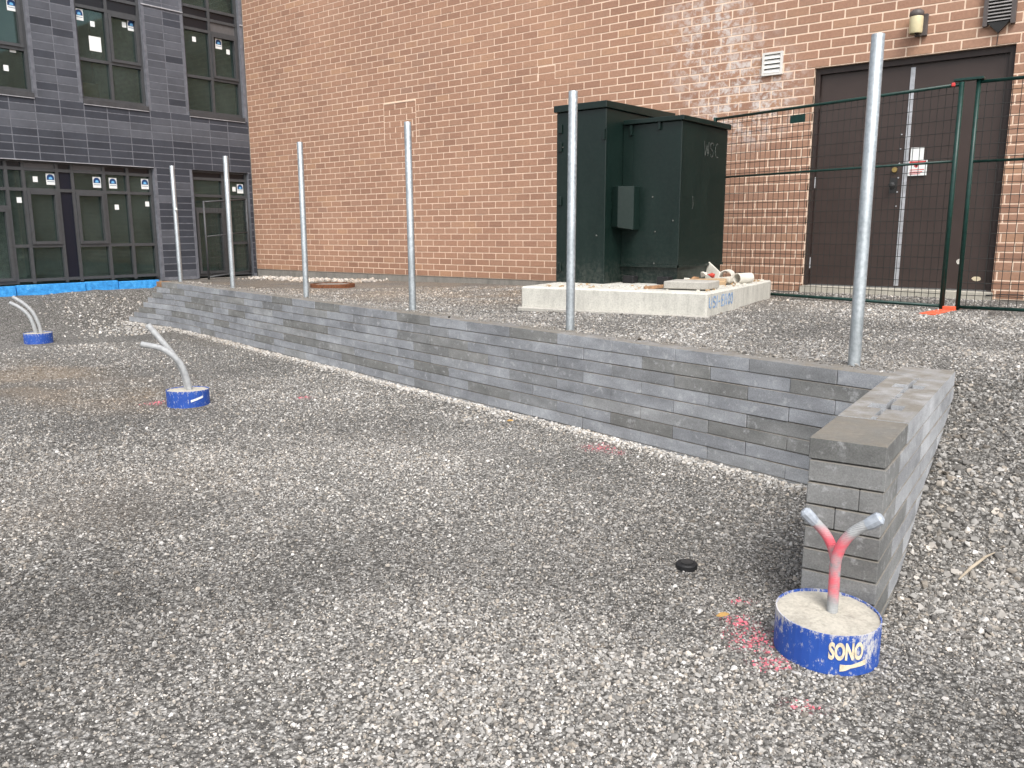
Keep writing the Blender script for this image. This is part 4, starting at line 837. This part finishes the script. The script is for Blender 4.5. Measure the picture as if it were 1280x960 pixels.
# ------------------------------------------------------------------ loose crushed stone
def stone_mesh(i):
    rr = random.Random(100 + i); me = bpy.data.meshes.new('stone_shape'); bm = bmesh.new(); s = (1, rr.uniform(.65, .95), rr.uniform(.45, .75))
    for _ in range(13):
        v = Vector((rr.gauss(0, 1), rr.gauss(0, 1), rr.gauss(0, 1))).normalized() * rr.uniform(.8, 1); bm.verts.new((v.x * s[0], v.y * s[1], v.z * s[2]))
    r_ = bmesh.ops.convex_hull(bm, input=bm.verts); bmesh.ops.delete(bm, geom=[g_ for g_ in r_['geom_interior'] if isinstance(g_, bmesh.types.BMVert)], context='VERTS')
    bm.to_mesh(me); bm.free(); me.materials.append(M['stone']); return bpy.data.objects.new('stone_shape', me)
SCOL = bpy.data.collections.new('stone_shapes')
for i in range(8): SCOL.objects.link(stone_mesh(i))
def scatter(name, X, Y, S, tone, lab, lift=.15, Z=None):
    Z = ground_z(X, Y) + S * lift if Z is None else Z; n = len(X)
    me = bpy.data.meshes.new(name); me.vertices.add(n); me.vertices.foreach_set('co', np.stack([X, Y, Z], 1).astype(np.float32).ravel())
    def at(nm, ty, dat, key): a = me.attributes.new(nm, ty, 'POINT'); a.data.foreach_set(key, np.ascontiguousarray(dat).ravel())
    rot = np.stack([rng.normal(0, .45, n), rng.normal(0, .45, n), rng.uniform(0, 6.28, n)], 1).astype(np.float32)
    at('rot', 'FLOAT_VECTOR', rot, 'vector'); at('size', 'FLOAT', S.astype(np.float32), 'value'); at('shape', 'INT', rng.integers(0, 8, n).astype(np.int32), 'value')
    at('tone', 'FLOAT', np.clip(tone, 0, 1).astype(np.float32), 'value'); at('warm', 'FLOAT', (rng.random(n) ** 3).astype(np.float32), 'value')
    br, bw, pt = soil(X, Y); at('bright', 'FLOAT', br.astype(np.float32), 'value'); at('brown', 'FLOAT', bw.astype(np.float32), 'value'); at('paint', 'FLOAT', (.85 * (rng.random(n) < pt * .55)).astype(np.float32), 'value')
    o = bpy.data.objects.new(name, me); COL.objects.link(o); tag(o, lab, 'gravel', None, 'stuff')
    ng = bpy.data.node_groups.new(name + '_nodes', 'GeometryNodeTree'); ng.interface.new_socket('Geometry', in_out='INPUT', socket_type='NodeSocketGeometry'); ng.interface.new_socket('Geometry', in_out='OUTPUT', socket_type='NodeSocketGeometry')
    N = ng.nodes.new; gi = N('NodeGroupInput'); go = N('NodeGroupOutput'); ip = N('GeometryNodeInstanceOnPoints'); ci = N('GeometryNodeCollectionInfo')
    ci.inputs['Collection'].default_value = SCOL; ci.inputs['Separate Children'].default_value = True; ci.inputs['Reset Children'].default_value = True
    def na(nm, ty): q = N('GeometryNodeInputNamedAttribute'); q.data_type = ty; q.inputs['Name'].default_value = nm; return q.outputs['Attribute']
    er = N('FunctionNodeEulerToRotation'); L = ng.links.new
    L(gi.outputs[0], ip.inputs['Points']); L(ci.outputs[0], ip.inputs['Instance']); ip.inputs['Pick Instance'].default_value = True
    L(na('shape', 'INT'), ip.inputs['Instance Index']); L(na('rot', 'FLOAT_VECTOR'), er.inputs[0]); L(er.outputs[0], ip.inputs['Rotation']); L(na('size', 'FLOAT'), ip.inputs['Scale'])
    L(ip.outputs[0], go.inputs[0]); md = o.modifiers.new('stones', 'NODES'); md.node_group = ng
    return o
def keep(X, Y):
    d, t = wall_dt(X, Y); k = ~((d > -.012) & (d < .16) & (t > -.5) & (t < 13.4))
    u = (X - RC[0]) * RP[0] + (Y - RC[1]) * RP[1]; s = (X - RC[0]) * RD[0] + (Y - RC[1]) * RD[1]
    k &= ~((abs(u) < RW / 2 + .006) & (s > -.012) & (s < RLEN + .02))
    for (x, y) in ((FX, FY), (-7.15, 4.07), (-13.05, 5.12)): k &= np.hypot(X - x, Y - y) > .197
    pu = (X - PL[0]) * PU[0] + (Y - PL[1]) * PU[1]; pv = (X - PL[0]) * PV[0] + (Y - PL[1]) * PV[1]; k &= ~((pu > -.01) & (pu < PW + .01) & (pv > -.03) & (pv < PD))
    return k & (Y < YB - .03) & (X > XD + .06)
def sector(r_a, r_b, dens, half=R(43)):
    n = int(half * (r_b ** 2 - r_a ** 2) * dens); rr = np.sqrt(rng.uniform(r_a ** 2, r_b ** 2, n)); th = rng.uniform(-half, half, n)
    X = f0[0] * rr * np.cos(th) + r0[0] * rr * np.sin(th); Y = f0[1] * rr * np.cos(th) + r0[1] * rr * np.sin(th); k = keep(X, Y); return X[k], Y[k]
def sizes(n, med, sg=.38, lo=.003, hi=.022): return np.clip(med * np.exp(rng.normal(0, sg, n)), lo, hi)
XS, YS, SS = [], [], []
for a, b, dn, med in ((1.5, 4.2, 10500, .0050), (4.2, 6.6, 5600, .0060), (6.6, 9.5, 2400, .0076), (9.5, 13.5, 800, .0098)):
    X, Y = sector(a, b, dn); XS.append(X); YS.append(Y); SS.append(sizes(len(X), med))
X, Y, S = map(np.concatenate, (XS, YS, SS))
patch = vnoise(X, Y, 1.3, 11) + .6 * vnoise(X, Y, 3.5, 12)
S = S * (1 + .5 * patch); kp = rng.random(len(X)) < np.clip(.85 + .5 * patch, .5, 1); X, Y, S = X[kp], Y[kp], S[kp]
Xb, Yb_ = sector(1.6, 9.0, 60); X = np.concatenate([X, Xb]); Y = np.concatenate([Y, Yb_]); S = np.concatenate([S, sizes(len(Xb), .0115, .25, .008, .020)])
scatter('gravel', X, Y, S, rng.beta(1.6, 2.15, len(X)) + .04, 'loose grey crushed gravel covering the whole yard')
# coarser pale stones on the bank right of the return wall
n = 9500; X = rng.uniform(-.95, .9, n); Y = rng.uniform(3.3, 6.4, n); w_ = np.exp(-((Y - 4.35) / .75) ** 2); k = keep(X, Y) & ((X - RC[0]) * RP[0] + (Y - RC[1]) * RP[1] > 0) & (rng.random(n) < w_); X, Y = X[k], Y[k]
scatter('coarse_gravel', X, Y, sizes(len(X), .0140, .40, .006, .030), rng.beta(2.0, 2.3, len(X)), 'coarse pale stones on the bank right of the return wall')
# washed pale stones along the foot of the wall and by the buildings
XS, YS, SS = [], [], []
tt = rng.uniform(-.4, 13.3, 11000); dd = -np.abs(rng.normal(0, .055, len(tt))) - .010 + woff(tt); P_ = np.stack([AX + WD[0] * tt + WN[0] * dd, AY + WD[1] * tt + WN[1] * dd]); XS.append(P_[0]); YS.append(P_[1]); SS.append(sizes(len(tt), .0100, .42, .004, .024))
xx = rng.uniform(-15.2, -11.6, 1500); yy_ = 10.45 + rng.normal(0, .22, 1500); XS.append(xx); YS.append(yy_); SS.append(sizes(1500, .03, .35, .012, .055))
a_ = rng.uniform(0, 6.28, 500); r_ = .30 * np.sqrt(rng.random(500)); XS.append(-10.95 + r_ * np.cos(a_)); YS.append(8.98 + r_ * np.sin(a_)); SS.append(sizes(500, .022, .3, .01, .04))
tt = rng.uniform(11.2, 14.2, 1500); dd = rng.normal(-.5, .5, 1500); XS.append(AX + WD[0] * tt + WN[0] * dd); YS.append(AY + WD[1] * tt + WN[1] * dd); SS.append(sizes(1500, .017, .35, .008, .04))
X, Y, S = map(np.concatenate, (XS, YS, SS)); k = keep(X, Y); X, Y, S = X[k], Y[k], S[k]
scatter('pale_gravel', X, Y, S, rng.beta(4.0, 1.8, len(X)), 'pale washed stones along the foot of the walls', .35)
tt = rng.uniform(-.45, 11.7, 9000); dd = .29 - np.abs(rng.normal(0, .085, len(tt))); k = dd > .02; tt, dd = tt[k], dd[k]; X = AX + WD[0] * tt + WN[0] * dd; Y = AY + WD[1] * tt + WN[1] * dd; S = sizes(len(X), .0062, .4)
k = np.abs((X - RC[0]) * RP[0] + (Y - RC[1]) * RP[1]) > RW / 2; X, Y, S = X[k], Y[k], S[k]
scatter('spilled_gravel', X, Y, S, rng.beta(2, 3, len(X)), 'fine gravel spilled over the top of the block wall', 0, WT + S * .3)
